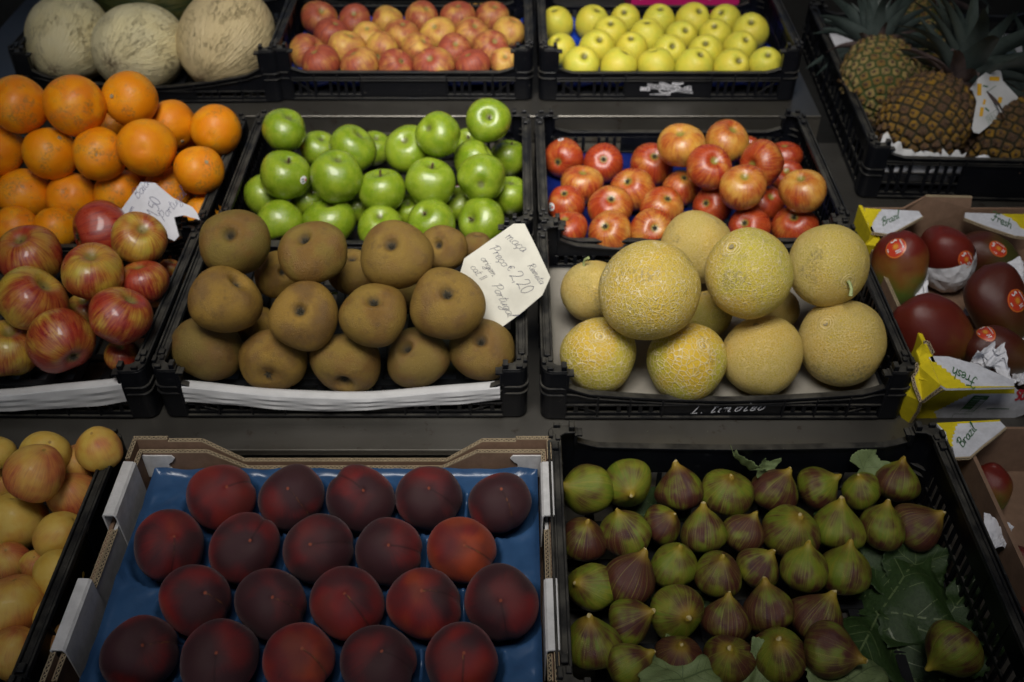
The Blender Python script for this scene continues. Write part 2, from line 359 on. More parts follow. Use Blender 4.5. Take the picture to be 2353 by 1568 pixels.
def card(name, col, fl=0.0):
    m = NT(name); geo = m.n('ShaderNodeNewGeometry'); p = geo.outputs['Position']
    fib = m.noise(p, 60, 4, .7); lo = m.noise(p, 9, 3, .6)
    wv = m.n('ShaderNodeTexWave', wave_type='BANDS', bands_direction='X'); m.set(wv.inputs['Vector'], p); wv.inputs['Scale'].default_value = 55
    c = m.mix(m.smooth(fib, .3, .7), col, tuple(x*.80 for x in col)); c = m.mix(m.smooth(lo, .4, .8, 0, .3), c, tuple(x*.7 for x in col))
    return m.out(c, .78, m.bump(m.math('ADD', m.math('MULTIPLY', wv.outputs['Fac'], .5), fib), .0005, .35), Specular_IOR_Level=.25)
M['kraft'] = card('brown_kraft_board', (.235,.145,.095)); M['kraft_edge'] = card('cut_board_edge', (.42,.33,.21)); M['white_board'] = card('white_coated_board', (.62,.61,.60))
M['yellow_board'] = card('yellow_printed_board', (.66,.53,.012)); M['white_print'] = card('white_printed_board', (.62,.63,.68))
M['flute_shade'] = simple('flute_hollow_shade', (.035,.025,.018), .9, .3, 40)  # dark strip colour standing for shade between the flutes
M['green_print'] = simple('green_print', (.03,.12,.035), .5, .1); M['red_print'] = simple('red_print', (.45,.02,.03), .5, .1); M['grey_print'] = simple('grey_print', (.25,.25,.28), .6, .1)
M['pink'] = simple('magenta_carton', (.50,.012,.13), .45, .1)
M['white_ink'] = simple('white_screen_print', (.80,.80,.84), .5, .10, 40)
M['sticker_red'] = simple('red_sticker', (.52,.045,.02), .35, .08, 20); M['sticker_white'] = simple('white_sticker', (.72,.72,.72), .35, .05, 20)
M['sticker_gold'] = simple('gold_sticker_print', (.62,.24,.03), .35, .1, 20); M['sticker_dark'] = simple('dark_sticker_print', (.03,.04,.07), .4, .1, 20)
def bluetray():
    m = NT('blue_moulded_plastic'); geo = m.n('ShaderNodeNewGeometry'); p = geo.outputs['Position']
    lo = m.noise(p, 14, 4, .6); c = m.mix(m.smooth(lo, .3, .7), (.020,.058,.140), (.034,.090,.20))
    n = m.bump(m.noise(p, 18, 3, .5, dist=1.6), .004, .4)
    return m.out(c, .30, n, Specular_IOR_Level=.5)
M['bluetray'] = bluetray()
M['slotblue'] = simple('bright_blue_moulded_tray', (.010,.045,.36), .35, .2, 30); M['darkblue'] = simple('deep_blue_moulded_pulp', (.005,.013,.11), .35, .2, 30)
def leafm(name, c1, c2, vein):
    m = NT(name); o = m.obj(); nz = m.noise(o, 30, 4, .6); b, w, _ = m.info()
    c = m.mix(m.smooth(nz, .3, .7), c1, c2)
    cell = m.voro(o, 170, 'DISTANCE_TO_EDGE'); c = m.mix(m.smooth(cell, .05, .01, 0, .35), c, vein)
    return m.out(c, .5, m.bump(m.math('ADD', m.math('MULTIPLY', cell, .5), m.noise(o, 40, 3)), .0012, .5), Specular_IOR_Level=.4)
M['figleaf'] = leafm('fig_leaf_blade', (.014,.034,.007), (.026,.054,.012), (.05,.08,.03)); M['vein'] = simple('leaf_vein', (.085,.12,.045), .5, .2, 60)
M['paleleaf'] = leafm('fig_leaf_underside', (.13,.18,.07), (.17,.22,.09), (.22,.27,.13))
M['crownleaf'] = leafm('pineapple_crown_leaf', (.038,.056,.050), (.066,.085,.078), (.10,.12,.11)); M['dryleaf'] = simple('dry_crown_leaf', (.12,.085,.08), .7, .3, 30, bump=.001)
def pine():
    m = NT('pineapple_rind'); o = m.obj(); at1 = m.n('ShaderNodeAttribute', attribute_name='eye'); at2 = m.n('ShaderNodeAttribute', attribute_name='tone')
    e_, t_ = at1.outputs['Fac'], at2.outputs['Fac']; b, w, _ = m.info(); nz = m.noise(o, 14, 4, .65, m.rnd)
    face = m.mix(m.smooth(m.math('ADD', t_, m.math('MULTIPLY', m.math('SUBTRACT', nz, .5), 2.2)), .2, .9), (.30,.165,.018), (.13,.072,.038))
    face = m.mix(w, face, m.mix(m.smooth(t_, .3, .7), (.25,.15,.035), (.34,.25,.09)))
    face = m.mix(m.smooth(m.noise(o, 5, 4, .7, m.rnd), .45, .7, 0, .7), face, (.065,.040,.030))
    c = m.mix(m.smooth(e_, .50, .85), face, m.mix(w, (.035,.028,.012), (.060,.085,.022)))
    c = m.mix(m.smooth(e_, .22, .10), c, (.09,.05,.03))
    return m.out(c, .5, m.bump(m.noise(o, 40, 4, .7), .012, .6), Specular_IOR_Level=.4)
M['pineapple'] = pine()
def ground():
    m = NT('worn_concrete_paving'); geo = m.n('ShaderNodeNewGeometry'); p = geo.outputs['Position']
    c = m.mix(m.smooth(m.noise(p, 3, 6, .65), .3, .7), (.040,.040,.038), (.070,.068,.064)); c = m.mix(m.smooth(m.noise(p, 90, 3, .6), .55, .75, 0, .4), c, (.06,.06,.06))
    return m.out(c, .85, m.bump(m.noise(p, 60, 4, .6), .003, .5))
M['ground'] = ground()
M['awning'] = simple('light_blocking_cloth', (.035,.04,.035), .9, .2, 10, bump=.001)  # cloth of the added awning that shapes the light

# ================================================================ THE SETTING
g_ = MB(); g_.poly([(-40,-40,0),(40,-40,0),(40,60,0),(-40,60,0)])
struct(link('pavement', g_.mesh('pavement', M['ground'])))
# stepped steel stand: three shelves, each with a folded lip, on legs
def shelf(name, x0, x1, y0, y1, z, lip):
    b = MB(); b.box(x0, x1, y0, y1, z-.003, z); return b
stand = empty('display_stand', (0, 1.3, 0)); tag(stand, 'stepped stainless steel display stand carrying all the fruit crates', 'stand')
def on_stand(name, mb, mat, bevel=0):
    me = mb.mesh(name, mat); o = link(name, me, None, bevel); o.parent = stand; o.matrix_parent_inverse = Matrix.Translation((0, -1.3, 0)); return o
X0, X1 = -1.12, 1.75
for (ya, yb, z, lip) in ((.44, .905, .580, .03), (.900, 1.69, .614, .012), (1.698, 2.62, .669, .070)):
    X1 = .585 if ya > 1.69 else 1.75
    b = MB(); b.box(X0, X1, ya, yb, z-.003, z); on_stand('shelf', b, M['steel'])
    b = MB(); b.box(X0, X1, ya-.003, ya-.0003, z-lip, z+.0012); b.box(X0, X1, ya-.006, ya-.0005, z-.002, z+.0022); on_stand('shelf_lip', b, M['steel'], .0008)
X1 = .585
b = MB(); b.box(X0, X1, 1.6935, 1.6945, .617, .6655); on_stand('riser_panel', b, M['steel'])
for lx in (X0+.02, 0.3, .52):
    for ly, lz in ((.47, .576), (2.55, .665)):
        b = MB(); b.box(lx, lx+.04, ly, ly+.04, 0.0, lz); on_stand('leg', b, M['steel'])
for lz in (.15,):
    b = MB(); b.box(X0, 1.7, .55, 1.65, lz, lz+.003); on_stand('lower_shelf', b, M['steel'])

WLc = MB(); WLc.box(-2.58, 2.58, 2.80, 2.95, 0, 1.0); WLc.box(-2.58, 2.58, 2.77, 2.98, 1.0, 1.04)
tag(link('low_wall', WLc.mesh('low_wall', M['ground'])), 'dark concrete low wall behind the stall, at the top left corner', 'wall')
# added unseen awning: its opening pools light on the crates, its cloth dims the edges
AW = empty('light_shaping_awning', (0, 1.2, 0)); tag(AW, 'added unseen awning on posts, its opening pooling light on the crates', 'awning')
def on_awn(name, mb, mat):
    o = link(name, mb.mesh(name, mat), None); o.parent = AW; o.matrix_parent_inverse = Matrix.Translation((0, -1.2, 0)); return o
AZ = 2.25
OPX0, OPX1, OPY0, OPY1 = -.56, .40, .04, 1.18
for (xa, xb, ya, yb) in ((-2.6, OPX0, -1.6, 3.2), (OPX1, 2.6, -1.6, 3.2), (OPX0, OPX1, -1.6, OPY0), (OPX0, OPX1, OPY1, 3.2)):
    b = MB(); b.box(xa, xb, ya, yb, AZ, AZ+.01); on_awn('light_mask_panel', b, M['awning'])
for xs in (-2.6, 2.59):
    b = MB(); b.box(xs, xs+.01, -1.1, 3.2, .2, AZ-.002); on_awn('light_blocking_curtain', b, M['awning'])  # added out of view to keep side light off the edges
for px_, py_ in ((-2.5,-1.0),(2.5,-1.0),(-2.5,3.1),(2.5,3.1)):
    b = MB(); b.tube([(px_,py_,0),(px_,py_,AZ)], .03, 10); on_awn('post', b, M['steel'])

# ================================================================ LETTERING
G = {
 'a': (.55, [[(.48,.45),(.30,.5),(.08,.38),(.05,.15),(.2,0),(.38,.1),(.47,.42),(.45,.1),(.55,.02)]]),
 'c': (.45, [[(.42,.4),(.25,.5),(.06,.3),(.08,.06),(.25,0),(.45,.1)]]),
 'e': (.45, [[(.05,.2),(.35,.28),(.36,.45),(.2,.5),(.06,.3),(.1,.05),(.27,0),(.45,.12)]]),
 'f': (.4, [[(.45,.95),(.3,.98),(.2,.6),(.12,-.3)],[(.02,.5),(.4,.52)]]),
 'g': (.5, [[(.42,.42),(.2,.5),(.05,.25),(.2,.02),(.4,.3),(.42,.45),(.38,-.3),(.15,-.45),(.02,-.3),(.5,.05)]]),
 'h': (.5, [[(.1,1),(.05,0),(.1,.3),(.3,.5),(.42,.35),(.4,.02),(.5,.02)]]),
 'i': (.25, [[(.05,.3),(.12,.5),(.1,.08),(.25,.03)],[(.12,.72),(.15,.75)]]),
 'j': (.3, [[(.15,.5),(.14,-.3),(-.05,-.42)],[(.15,.7),(.18,.73)]]),
 'l': (.25, [[(.03,.3),(.2,.95),(.1,1),(.07,.1),(.25,.02)]]),
 'm': (.75, [[(.02,.45),(.06,.5),(.06,0),(.08,.35),(.25,.5),(.3,.3),(.3,0),(.32,.35),(.5,.5),(.56,.3),(.56,.05),(.75,.05)]]),
 'n': (.5, [[(.02,.45),(.06,.5),(.06,0),(.08,.35),(.28,.5),(.34,.3),(.34,.05),(.5,.05)]]),
 'o': (.5, [[(.3,.5),(.08,.4),(.05,.12),(.22,0),(.42,.15),(.4,.42),(.28,.5),(.5,.42)]]),
 'r': (.4, [[(.03,.4),(.08,.5),(.08,0),(.1,.35),(.25,.5),(.4,.42)]]),
 's': (.42, [[(.38,.42),(.2,.5),(.1,.38),(.3,.2),(.25,.02),(.02,.06)]]),
 't': (.4, [[(.18,.9),(.12,.1),(.22,0),(.4,.08)],[(.0,.6),(.38,.64)]]),
 'u': (.5, [[(.05,.5),(.06,.1),(.2,0),(.36,.2),(.4,.5),(.4,.08),(.5,.03)]]),
 'z': (.45, [[(.05,.48),(.38,.5),(.05,.03),(.42,.03)]]),
 'ã': (.55, [[(.48,.45),(.30,.5),(.08,.38),(.05,.15),(.2,0),(.38,.1),(.47,.42),(.45,.1),(.55,.02)],[(.1,.66),(.25,.74),(.35,.66),(.5,.74)]]),
 'ç': (.45, [[(.42,.4),(.25,.5),(.06,.3),(.08,.06),(.25,0),(.45,.1)],[(.25,0),(.2,-.2),(.1,-.25)]]),
 'P': (.6, [[(.15,.95),(.12,0)],[(-.05,.75),(.2,1),(.5,.95),(.55,.65),(.35,.45),(.15,.45)]]),
 'R': (.65, [[(.15,.95),(.12,0)],[(-.05,.75),(.2,1),(.5,.95),(.5,.65),(.15,.5),(.4,.2),(.65,.0)]]),
 'B': (.6, [[(.15,.95),(.1,0)],[(-.1,.75),(.15,1),(.45,.98),(.45,.65),(.17,.52),(.5,.42),(.5,.08),(.25,-.02),(.05,.05)]]),
 'F': (.6, [[(.35,.85),(.3,.3),(.1,-.05),(-.1,.1)],[(-.1,.8),(.1,1),(.4,.88),(.8,1)],[(.1,.5),(.55,.52)]]),
 'L': (.55, [[(.2,1),(.12,.1),(.0,.0),(.5,.02)]]),
 'S': (.55, [[(.5,.85),(.3,1),(.08,.8),(.4,.45),(.35,.08),(.05,.05)]]),
 'U': (.6, [[(.08,1),(.08,.2),(.3,0),(.5,.2),(.52,1)]]), 'N': (.6, [[(.06,0),(.08,1),(.5,0),(.52,1)]]),
 'D': (.6, [[(.08,1),(.08,0),(.4,.05),(.54,.5),(.4,.95),(.08,1)]]), 'O': (.62, [[(.3,1),(.06,.75),(.06,.25),(.3,0),(.54,.25),(.54,.75),(.3,1)]]),
 'C': (.58, [[(.52,.85),(.3,1),(.06,.75),(.06,.25),(.3,0),(.52,.15)]]), 'E': (.5, [[(.45,1),(.06,1),(.06,.02),(.46,0)],[(.06,.5),(.38,.5)]]),
 'M': (.7, [[(.05,0),(.08,1),(.33,.4),(.58,1),(.62,0)]]), 'I': (.2, [[(.08,1),(.08,0)]]), 'A': (.6, [[(.02,0),(.3,1),(.56,0)],[(.12,.35),(.46,.35)]]),
 'T': (.55, [[(.02,1),(.52,1)],[(.27,1),(.27,0)]]), 'K': (.55, [[(.07,1),(.07,0)],[(.48,1),(.08,.45),(.5,0)]]),
 '€': (.6, [[(.55,.8),(.35,.95),(.12,.7),(.12,.3),(.35,.05),(.55,.2)],[(.0,.58),(.4,.62)],[(.0,.42),(.38,.46)]]),
 '2': (.55, [[(.05,.75),(.2,.98),(.45,.9),(.4,.55),(.05,.05),(.2,.12),(.55,.0)]]),
 '1': (.3, [[(.05,.75),(.2,1),(.15,0)]]), '5': (.5, [[(.5,.98),(.15,.95),(.1,.58),(.38,.6),(.45,.25),(.2,0),(0,.1)]]),
 '0': (.5, [[(.3,1),(.08,.75),(.05,.25),(.2,0),(.42,.25),(.45,.75),(.28,1),(.2,.9)]]),
 ',': (.25, [[(.1,.08),(.05,-.15)]]), '.': (.2, [[(.06,.0),(.1,.05)]]), '/': (.3, [[(.05,-.1),(.35,1)]]), ' ': (.35, []), '-': (.3, [[(.03,.3),(.26,.3)]]), '!': (.2, [[(.1,1),(.1,.3)],[(.1,.05),(.11,.0)]]),
 'w': (.65, [[(.03,.5),(.15,0),(.3,.45),(.45,0),(.6,.5)]]), 'p': (.5, [[(.08,.5),(.08,-.4)],[(.08,.4),(.3,.5),(.42,.25),(.25,0),(.1,.08)]]), 'b': (.5, [[(.1,1),(.08,.05),(.3,0),(.42,.25),(.28,.5),(.1,.38)]]),
 'v': (.45, [[(.03,.5),(.2,0),(.4,.5)]]), 'd': (.5, [[(.42,.4),(.2,.5),(.05,.25),(.2,0),(.4,.1)],[(.44,1),(.42,0)]]),
}
def smooth_line(p, n=5):
    if len(p) < 3: return p
    q = [p[0]] + list(p) + [p[-1]]; out = []
    for i in range(1, len(q)-2):
        for k in range(n):
            t = k/n; a, b, c, d = q[i-1], q[i], q[i+1], q[i+2]
            out.append(tuple(.5*((2*b[j]) + (-a[j]+c[j])*t + (2*a[j]-5*b[j]+4*c[j]-d[j])*t*t + (-a[j]+3*b[j]-3*c[j]+d[j])*t**3) for j in (0,1)))
    out.append(p[-1]); return out
def ribbon(mb, pts, w, fn, mi=0):
    P = []
    for k, p in enumerate(pts):
        a, b = pts[max(k-1,0)], pts[min(k+1,len(pts)-1)]; dx, dy = b[0]-a[0], b[1]-a[1]; L = math.hypot(dx, dy) or 1
        nx, ny = -dy/L*w/2, dx/L*w/2; P.append([fn(p[0]+nx, p[1]+ny), fn(p[0]-nx, p[1]-ny)])
    mb.grid(P, mi)
def write(mb, text, fn, x=0, y=0, size=.01, w=.0006, slant=.25, smooth=True, center=False, jit=0., mi=0, track=1.0, rot=0.):
    if center: x -= sum(G[c][0] for c in text)*size*track/2
    x0, y0 = x, y; cr, sr = math.cos(rot), math.sin(rot)
    for c in text:
        wd, st = G[c]; jy = rnd.uniform(-jit, jit)*size
        for s_ in st:
            q = []
            for (u, v) in s_:
                U_, V_ = x + (u + slant*v)*size, y + v*size + jy
                q.append((x0 + (U_-x0)*cr - (V_-y0)*sr, y0 + (U_-x0)*sr + (V_-y0)*cr))
            ribbon(mb, smooth_line(q) if smooth else q, w, fn, mi)
        x += wd*size*track
    return x

# ================================================================ CRATES
def crate(label, xc, y0, z0, w=.486, d=.33, h=.087, rz=0., dip=.045, shoulder=.010, bdip=None, sag=0., tall=False, slots=True, group='black plastic fruit crates'):
    t = empty('fruit_crate', (xc, y0, z0), rz); tag(t, label, 'crate', group)
    hw = w/2; P = M['plastic']; th = .0035
    # floor
    b = MB(); nb = 12
    b.box(-hw+.006, hw-.006, .006, .02, .004, .008); b.box(-hw+.006, hw-.006, d-.02, d-.006, .004, .008)
    for i in range(nb+1):
        x = -hw+.008 + (w-.028)*i/nb; b.box(x, x+.012, .02, d-.02, .004, .008)
    for j in range(5):
        y = .05 + (d-.12)*j/4; b.box(-hw+.008, hw-.008, y, y+.012, .0045, .0095)
    link('crate_floor', b.mesh('crate_floor', M['floor_plastic']), t)
    # end walls with a dip in the middle, slots left and right of a plain centre panel
    def endwall(name, back):
        b = MB(); px = hw-.030; dip_ = (bdip or dip) if back else dip
        def zt(u):                                # u in -1..1 between the posts
            a = abs(u); return dip_ + shoulder*max(0, (a-.88)/.12) + sag*a**1.6
        zz = min(.040, dip_-.008) if not tall else .068
        n = 28; us = [-1+2*i/n for i in range(n+1)]
        top = [(px*u, 0, zt(u)) for u in us]
        b.prism([(-px, 0, zz)] + [(px, 0, zz)] + top[::-1], (0, th, 0))
        b.prism([(px*u, -.0035, zt(u)+.0012) for u in us] + [(px*u, -.0035, zt(u)-.0024) for u in us[::-1]], (0, .0095, 0))      # rolled top edge
        b.box(-px, px, 0, th, 0, .010); b.box(-px, px, -.004, 0-.0002, .0005, .004)
        b.prism([(px*u, -.0032, min(zt(u)-.007, zz+.006 + sag*abs(u)**1.6*.9)) for u in us] + [(px*u, -.0032, min(zt(u)-.009, zz+.004 + sag*abs(u)**1.6*.9)) for u in us[::-1]], (0, .003, 0))
        b.box(-px, px, -.0032, -.0002, zz-.0016, zz+.0008)
        cpx = .082 if w > .4 else .06
        b.box(-cpx, cpx, 0.0002, th-.0002, .010, zz); b.box(-cpx-.001, cpx+.001, -.0006, 0.0001, .009, zz+.008)
        for s in (-1, 1):
            ns = 9; x0_ = cpx; x1_ = px; pitch = (x1_-x0_)/ns
            for k in range(ns+1):
                x = x0_ + pitch*k
                if s > 0 and k == 4 or s < 0 and k == 5: continue      # a wide grip hole
                b.box(s*x-.0030, s*x+.0030, 0, th, .010, zz)
                if k % 3 == 0: b.box(s*x-.0012, s*x+.0012, -.0034, -.0001, .002, zt(min(1, x/px))-.004)
            b.prism([(s*(x1_-.045), -.001, .010), (s*(x1_-.041), -.001, .010), (s*(x1_-.002), -.001, zz), (s*(x1_-.006), -.001, zz)], (0, .0028, 0))
            if tall:
                for zr in (.026, .046): b.box(min(s*x0_, s*x1_), max(s*x0_, s*x1_), 0.0001, th, zr, zr+.004)
        # tall collars beside the posts
        for s in (-1, 1):
            xa, xb = sorted((s*px, s*(px-.004))); b.box(xa, xb, -.004, .010, zt(1)-.004, h-.004)
            xa, xb = sorted((s*px, s*(px-.010))); b.box(xa, xb, -.0035, .009, h-.008, h-.0045)
        o = link(name, b.mesh(name, P), t, .0007)
        if back: o.location = (0, d, 0); o.rotation_euler = (0, 0, math.pi)
    endwall('front_wall', False); endwall('back_wall', True)
    # side walls with a twin-ridged top rail
    def side(s):
        b = MB(); x = s*hw; ya, yb = .024, d-.024
        def bx(xa, xb, *r): xa, xb = sorted((s*(hw+xa), s*(hw+xb))); b.box(xa, xb, *r)
        bx(-.0035, 0, ya, yb, 0, .010); bx(-.0035, 0, ya, yb, .070, h-.003)
        bx(-.0035, 0, ya, yb, .036, .042)
        n = 20
        for k in range(n+1):
            y = ya + (yb-ya-.006)*k/n; bx(-.0035, 0, y, y+.006, .010, .036); bx(-.0035, 0, y, y+.006, .042, .070)
            if k % 4 == 0: bx(-.0045, .003, y+.002, y+.004, .002, h-.004)
        bx(-.013, .0035, ya, yb, h-.0055, h-.0025)
        bx(-.013, -.0095, ya, yb, h-.0025, h+.0015); bx(.0005, .0035, ya, yb, h-.0025, h+.0022)
        bx(-.0035, -.0006, ya, yb, h-.0026, h-.0002)
        for y in (ya+.004, yb-.014): bx(-.009, -.0012, y, y+.010, h-.0025, h+.0035)
        link('side_wall', b.mesh('side_wall', P), t, .0007)
    side(-1); side(1)
    # rounded corner posts with stacking prongs
    for sx in (-1, 1):
        for back in (0, 1):
            b = MB(); r = .014; pts = []
            X = lambda q: sx*(hw-q); Y = lambda q: (d-q) if back else q
            for k in range(7):
                a = math.pi/2*k/6; pts.append((X(r-r*math.sin(a)-.0028), Y(r-r*math.cos(a)-.0028)))
            inner = [(X(.0016+0*k), Y(.026)) for k in (0,)] + [(X(.006), Y(.006)), (X(.031), Y(.0016))]
            out = [(X(.031), Y(-.0028))] + pts + [(X(-.0028), Y(.026))]
            ring = out + [(X(.002), Y(.026)), (X(.004), Y(.010)), (X(.010), Y(.004)), (X(.031), Y(.002))]
            b.prism([(p[0], p[1], .0) for p in ring], (0, 0, h-.002))
            # top cap and prongs
            cap = out + [(X(.013), Y(.026)), (X(.013), Y(.015)), (X(.018), Y(.011)), (X(.031), Y(.010))]
            b.prism([(p[0], p[1], h-.002) for p in cap], (0, 0, .0032))
            def pb(qx0, qx1, qy0, qy1, za, zb):
                xa, xb = sorted((X(qx0), X(qx1))); ya, yb = sorted((Y(qy0), Y(qy1))); b.box(xa, xb, ya, yb, za, zb)
            pb(.023, .030, -.0022, .009, h+.0012, h+.0095); pb(.004, .0125, -.0018, .003, h+.0012, h+.0068)
            pb(-.0022, .003, .010, .021, h+.0012, h+.0068); pb(.006, .012, .016, .024, h+.0012, h+.0048)
            for zr in (.044, .056): 
                if zr < h-.025: b.prism([(p[0]+sx*.0022*(1), p[1]+(.0022 if back else -.0022), zr) for p in out], (0, 0, .0025))
            link('corner_post', b.mesh('corner_post', P), t, .0006)
    return t

C_melonbig = crate('black crate holding the large white melons, at the top left', -.690, 1.745, .672, .494, .36, .104, math.radians(1.0), dip=.030, sag=.030)
C_topapple = crate('black crate of red and yellow matte apples, top row middle left', -.2075, 1.757, .672, .489, .335, .104, dip=.056, bdip=.045)
C_yellow = crate('black crate of yellow apples with a white printed fruit logo on its front', .299, 1.755, .672, .489, .335, .104, dip=.056, bdip=.045)
C_orange = crate('black crate heaped with oranges at the left edge of the middle shelf', -.728, 1.287, .617, .486, .345)
C_green = crate('black crate heaped with glossy green apples', -.2155, 1.297, .617, .492, .345)
C_red = crate('black crate of red apples with blue tray lining behind the netted melons', .288, 1.297, .617, .486, .345, dip=.050, bdip=.050)
C_left = crate('black crate of striped red apples lined with white paper at the left edge', -.732, .957, .617, .488, .335, .087, math.radians(-.6), dip=.036, sag=.020)
C_russet = crate('black crate of brown russet apples with white paper over its front', -.228, .957, .617, .492, .335, .087, 0, dip=.034, sag=.020)
C_net = crate('black crate of netted yellow melons with white lettering on its front', .286, .953, .617, .488, .338, .087, 0, dip=.034, sag=.016)
C_fig = crate('black crate of green and purple figs on fig leaves, bottom right', .287, .500, .583, .480, .352, .121, 0, dip=.085, sag=.006)
C_apri = crate('black crate of golden plums at the bottom left corner', -.724, .490, .583, .488, .352, .121, 0, dip=.090)
C_pine = crate('larger black crate of pineapples lined with white paper, top right', .868, 1.490, .617, .500, .60, .103, math.radians(-2.4), dip=.080, tall=True)
C_back = [crate('black crate with a few yellow apples behind the matte apple crate', -.20, 2.13, .672, .489, .335),
          crate('black crate holding pale green fruit behind the yellow apple crate', .31, 2.29, .672, .489, .335)]
# crate standing under the raised back end of the pineapple crate
# lettering on crate fronts
def flat(o_xc, y, z0, rz=0):
    c, s_ = math.cos(rz), math.sin(rz)
    return lambda u, v: (u, y, v)
def print_on(cr, build, mat, name='printed_lettering'):
    b = MB(); build(b, lambda u, v: (u, -.0014, v)); o = link(name, b.mesh(name, mat), cr); return o
def doce(b, fn):
    write(b, 'DOCE', fn, -.052, .0195, .0075, .0016, 0, False, track=1.15); write(b, 'MEL', fn, .032, .0215, .0075, .0016, 0, False, track=1.2)
    for k in range(5):                     # sweeping stripes behind a ring and leaves
        ribbon(b, [(-.040, .0345-.0022*k), (0, .0290-.0022*k), (.046+.001*k, .0225-.0022*k)], .0007, fn)
    def ell(cx, cy, rx, ry, a, w, n=26):
        ribbon(b, [(cx+rx*math.cos(2*math.pi*i/n)*math.cos(a)-ry*math.sin(2*math.pi*i/n)*math.sin(a), cy+rx*math.cos(2*math.pi*i/n)*math.sin(a)+ry*math.sin(2*math.pi*i/n)*math.cos(a)) for i in range(n+1)], w, fn)
    ell(.004, .0225, .020, .0065, .15, .0018); ell(-.003, .0275, .008, .0065, -.4, .0015); ell(.008, .0255, .010, .0045, -.3, .0013)
    ell(-.008, .0335, .009, .0026, -.25, .0016); ell(.018, .0350, .0105, .0022, .02, .0024); ell(.018, .0350, .006, .0010, .02, .0018); ell(-.007, .0335, .005, .0012, -.25, .0016)
    write(b, 'www.mercadodoce.pt'.replace('m', 'm'), fn, -.033, .0105, .0052, .0008, 0, False, track=.86)
print_on(C_yellow, doce, M['white_ink'], 'printed_logo')
print_on(C_net, lambda b, fn: write(b, 'L. timoteo', fn, -.042, .0090, .0165, .0013, .55, True, track=1.40, rot=.07), M['white_ink'])
print_on(C_left, lambda b, fn: write(b, 'L. timoteo', fn, -.092, .011, .0115, .0016, .0, True, track=1.35, rot=.02), M['white_ink'])

# ================================================================ FRUIT SHAPES (unit radius)
def lathe(name, prof, mats, nu=40, lob=(0,0,0), wob=.03, seed=0, squash=0., groove=0.):
    r = random.Random(seed); ph = [r.uniform(0, 6.28) for _ in range(12)]
    V = []; n = len(prof)
    for k, (rr, z) in enumerate(prof):
        for i in range(nu):
            a = 2*math.pi*i/nu; t = k/(n-1)
            q = 1 + wob*(math.sin(2*a+ph[0]+1.3*z)*.6 + math.sin(3*a+ph[1]-2*z)*.4) + squash*math.cos(2*a+ph[2])
            q += lob[1]*math.cos(lob[0]*a+ph[3])*max(0, (-z if lob[2] > 0 else z))
            if groove: 
                da = min(a, 2*math.pi-a); q -= groove*math.exp(-(da/.16)**2)*math.sin(math.pi*min(1, t*1.35))
            zz = z*(1+wob*.8*math.sin(a+ph[4])) + wob*.6*rr*math.sin(a+ph[5])
            x_, y_, z_ = rr*q*math.cos(a), rr*q*math.sin(a), zz
            lp = 1 + wob*.5*(math.sin(2.9*x_+1.7*y_+ph[6])+math.sin(3.3*y_-2.1*z_+ph[7])+math.sin(2.7*z_+3.1*x_+ph[8])+.4*math.sin(6.1*x_-5.3*z_+ph[9]))
            V.append((x_*lp, y_*lp, z_*lp))
    F = [(k*nu+i, (k+1)*nu+i, (k+1)*nu+(i+1)%nu, k*nu+(i+1)%nu) for k in range(n-1) for i in range(nu)]
    V.append((0, 0, prof[0][1])); V.append((0, 0, prof[-1][1])); a, b = len(V)-2, len(V)-1
    F += [(a, i, (i+1) % nu) for i in range(nu)] + [(b, (n-1)*nu+(i+1) % nu, (n-1)*nu+i) for i in range(nu)]
    me = bpy.data.meshes.new(name); me.from_pydata(V, [], F); me.materials.append(mats)
    me.polygons.foreach_set('use_smooth', [True]*len(F)); me.update(); return me
def apple_prof(h=.86, top=.30, tw=.34, bot=.16, bw=.30, taper=.07, n=26, power=.86):
    P = []
    for k in range(n):
        th = math.pi*(k+.35)/(n-.3); s_, c = math.sin(th), math.cos(th)
        r = s_**power*(1+taper*c); z = h*(c if abs(c) > 1e-6 else 0)
        z -= top*math.exp(-(r/tw)**2)*(1 if c > 0 else 0); z += bot*math.exp(-(r/bw)**2)*(1 if c < 0 else 0)
        P.append((r, z))
    return P
def ell_prof(h=1., n=26, dimt=.0, dimb=.0, e=1., off=.0, tp=0.):
    P = []
    for k in range(n):
        th = math.pi*(k+.3)/(n-.4); s_, c = math.sin(th), math.cos(th); r = s_**e*(1+tp*c); z = h*c
        z -= dimt*math.exp(-(r/.22)**2)*(c > 0); z += dimb*math.exp(-(r/.22)**2)*(c < 0); P.append((r, z))
    return P
def fig_prof(n=30, neck=.5):
    P = [(.07, 1.205), (.095, 1.20), (.11, 1.17), (.13, 1.12)]
    ctrl = [(1.08,.145),(1.0,.185),(.9,.28),(.78,.42),(.64,.58),(.48,.74),(.30,.87),(.12,.95),(-.06,.985),(-.24,.965),(-.42,.89),(-.58,.76),(-.70,.60),(-.78,.42),(-.82,.22),(-.82,.06)]
    for k in range(n):
        t = k/(n-1)*(len(ctrl)-1); i = min(int(t), len(ctrl)-2); f = t-i
        P.append((ctrl[i][1]*(1-f)+ctrl[i+1][1]*f, ctrl[i][0]*(1-f)+ctrl[i+1][0]*f))
    return P
SH = {}
def mk(kind, f, nvar=4): SH[kind] = [f(i) for i in range(nvar)]
mk('green', lambda i: lathe('green_apple', apple_prof(.88+.03*i, .24, .27, .15, .28, .06), M['green'], 40, (5, .05, 1), .030, i+1))
mk('redapple', lambda i: lathe('red_apple', apple_prof(.86, .26, .28, .17, .30, .05+.02*i), M['redapple'], 40, (5, .05, 1), .028, i+11))
mk('topapple', lambda i: lathe('matte_apple', apple_prof(.90, .20, .24, .14, .26, .05), M['topapple'], 36, (5, .04, 1), .030, i+21))
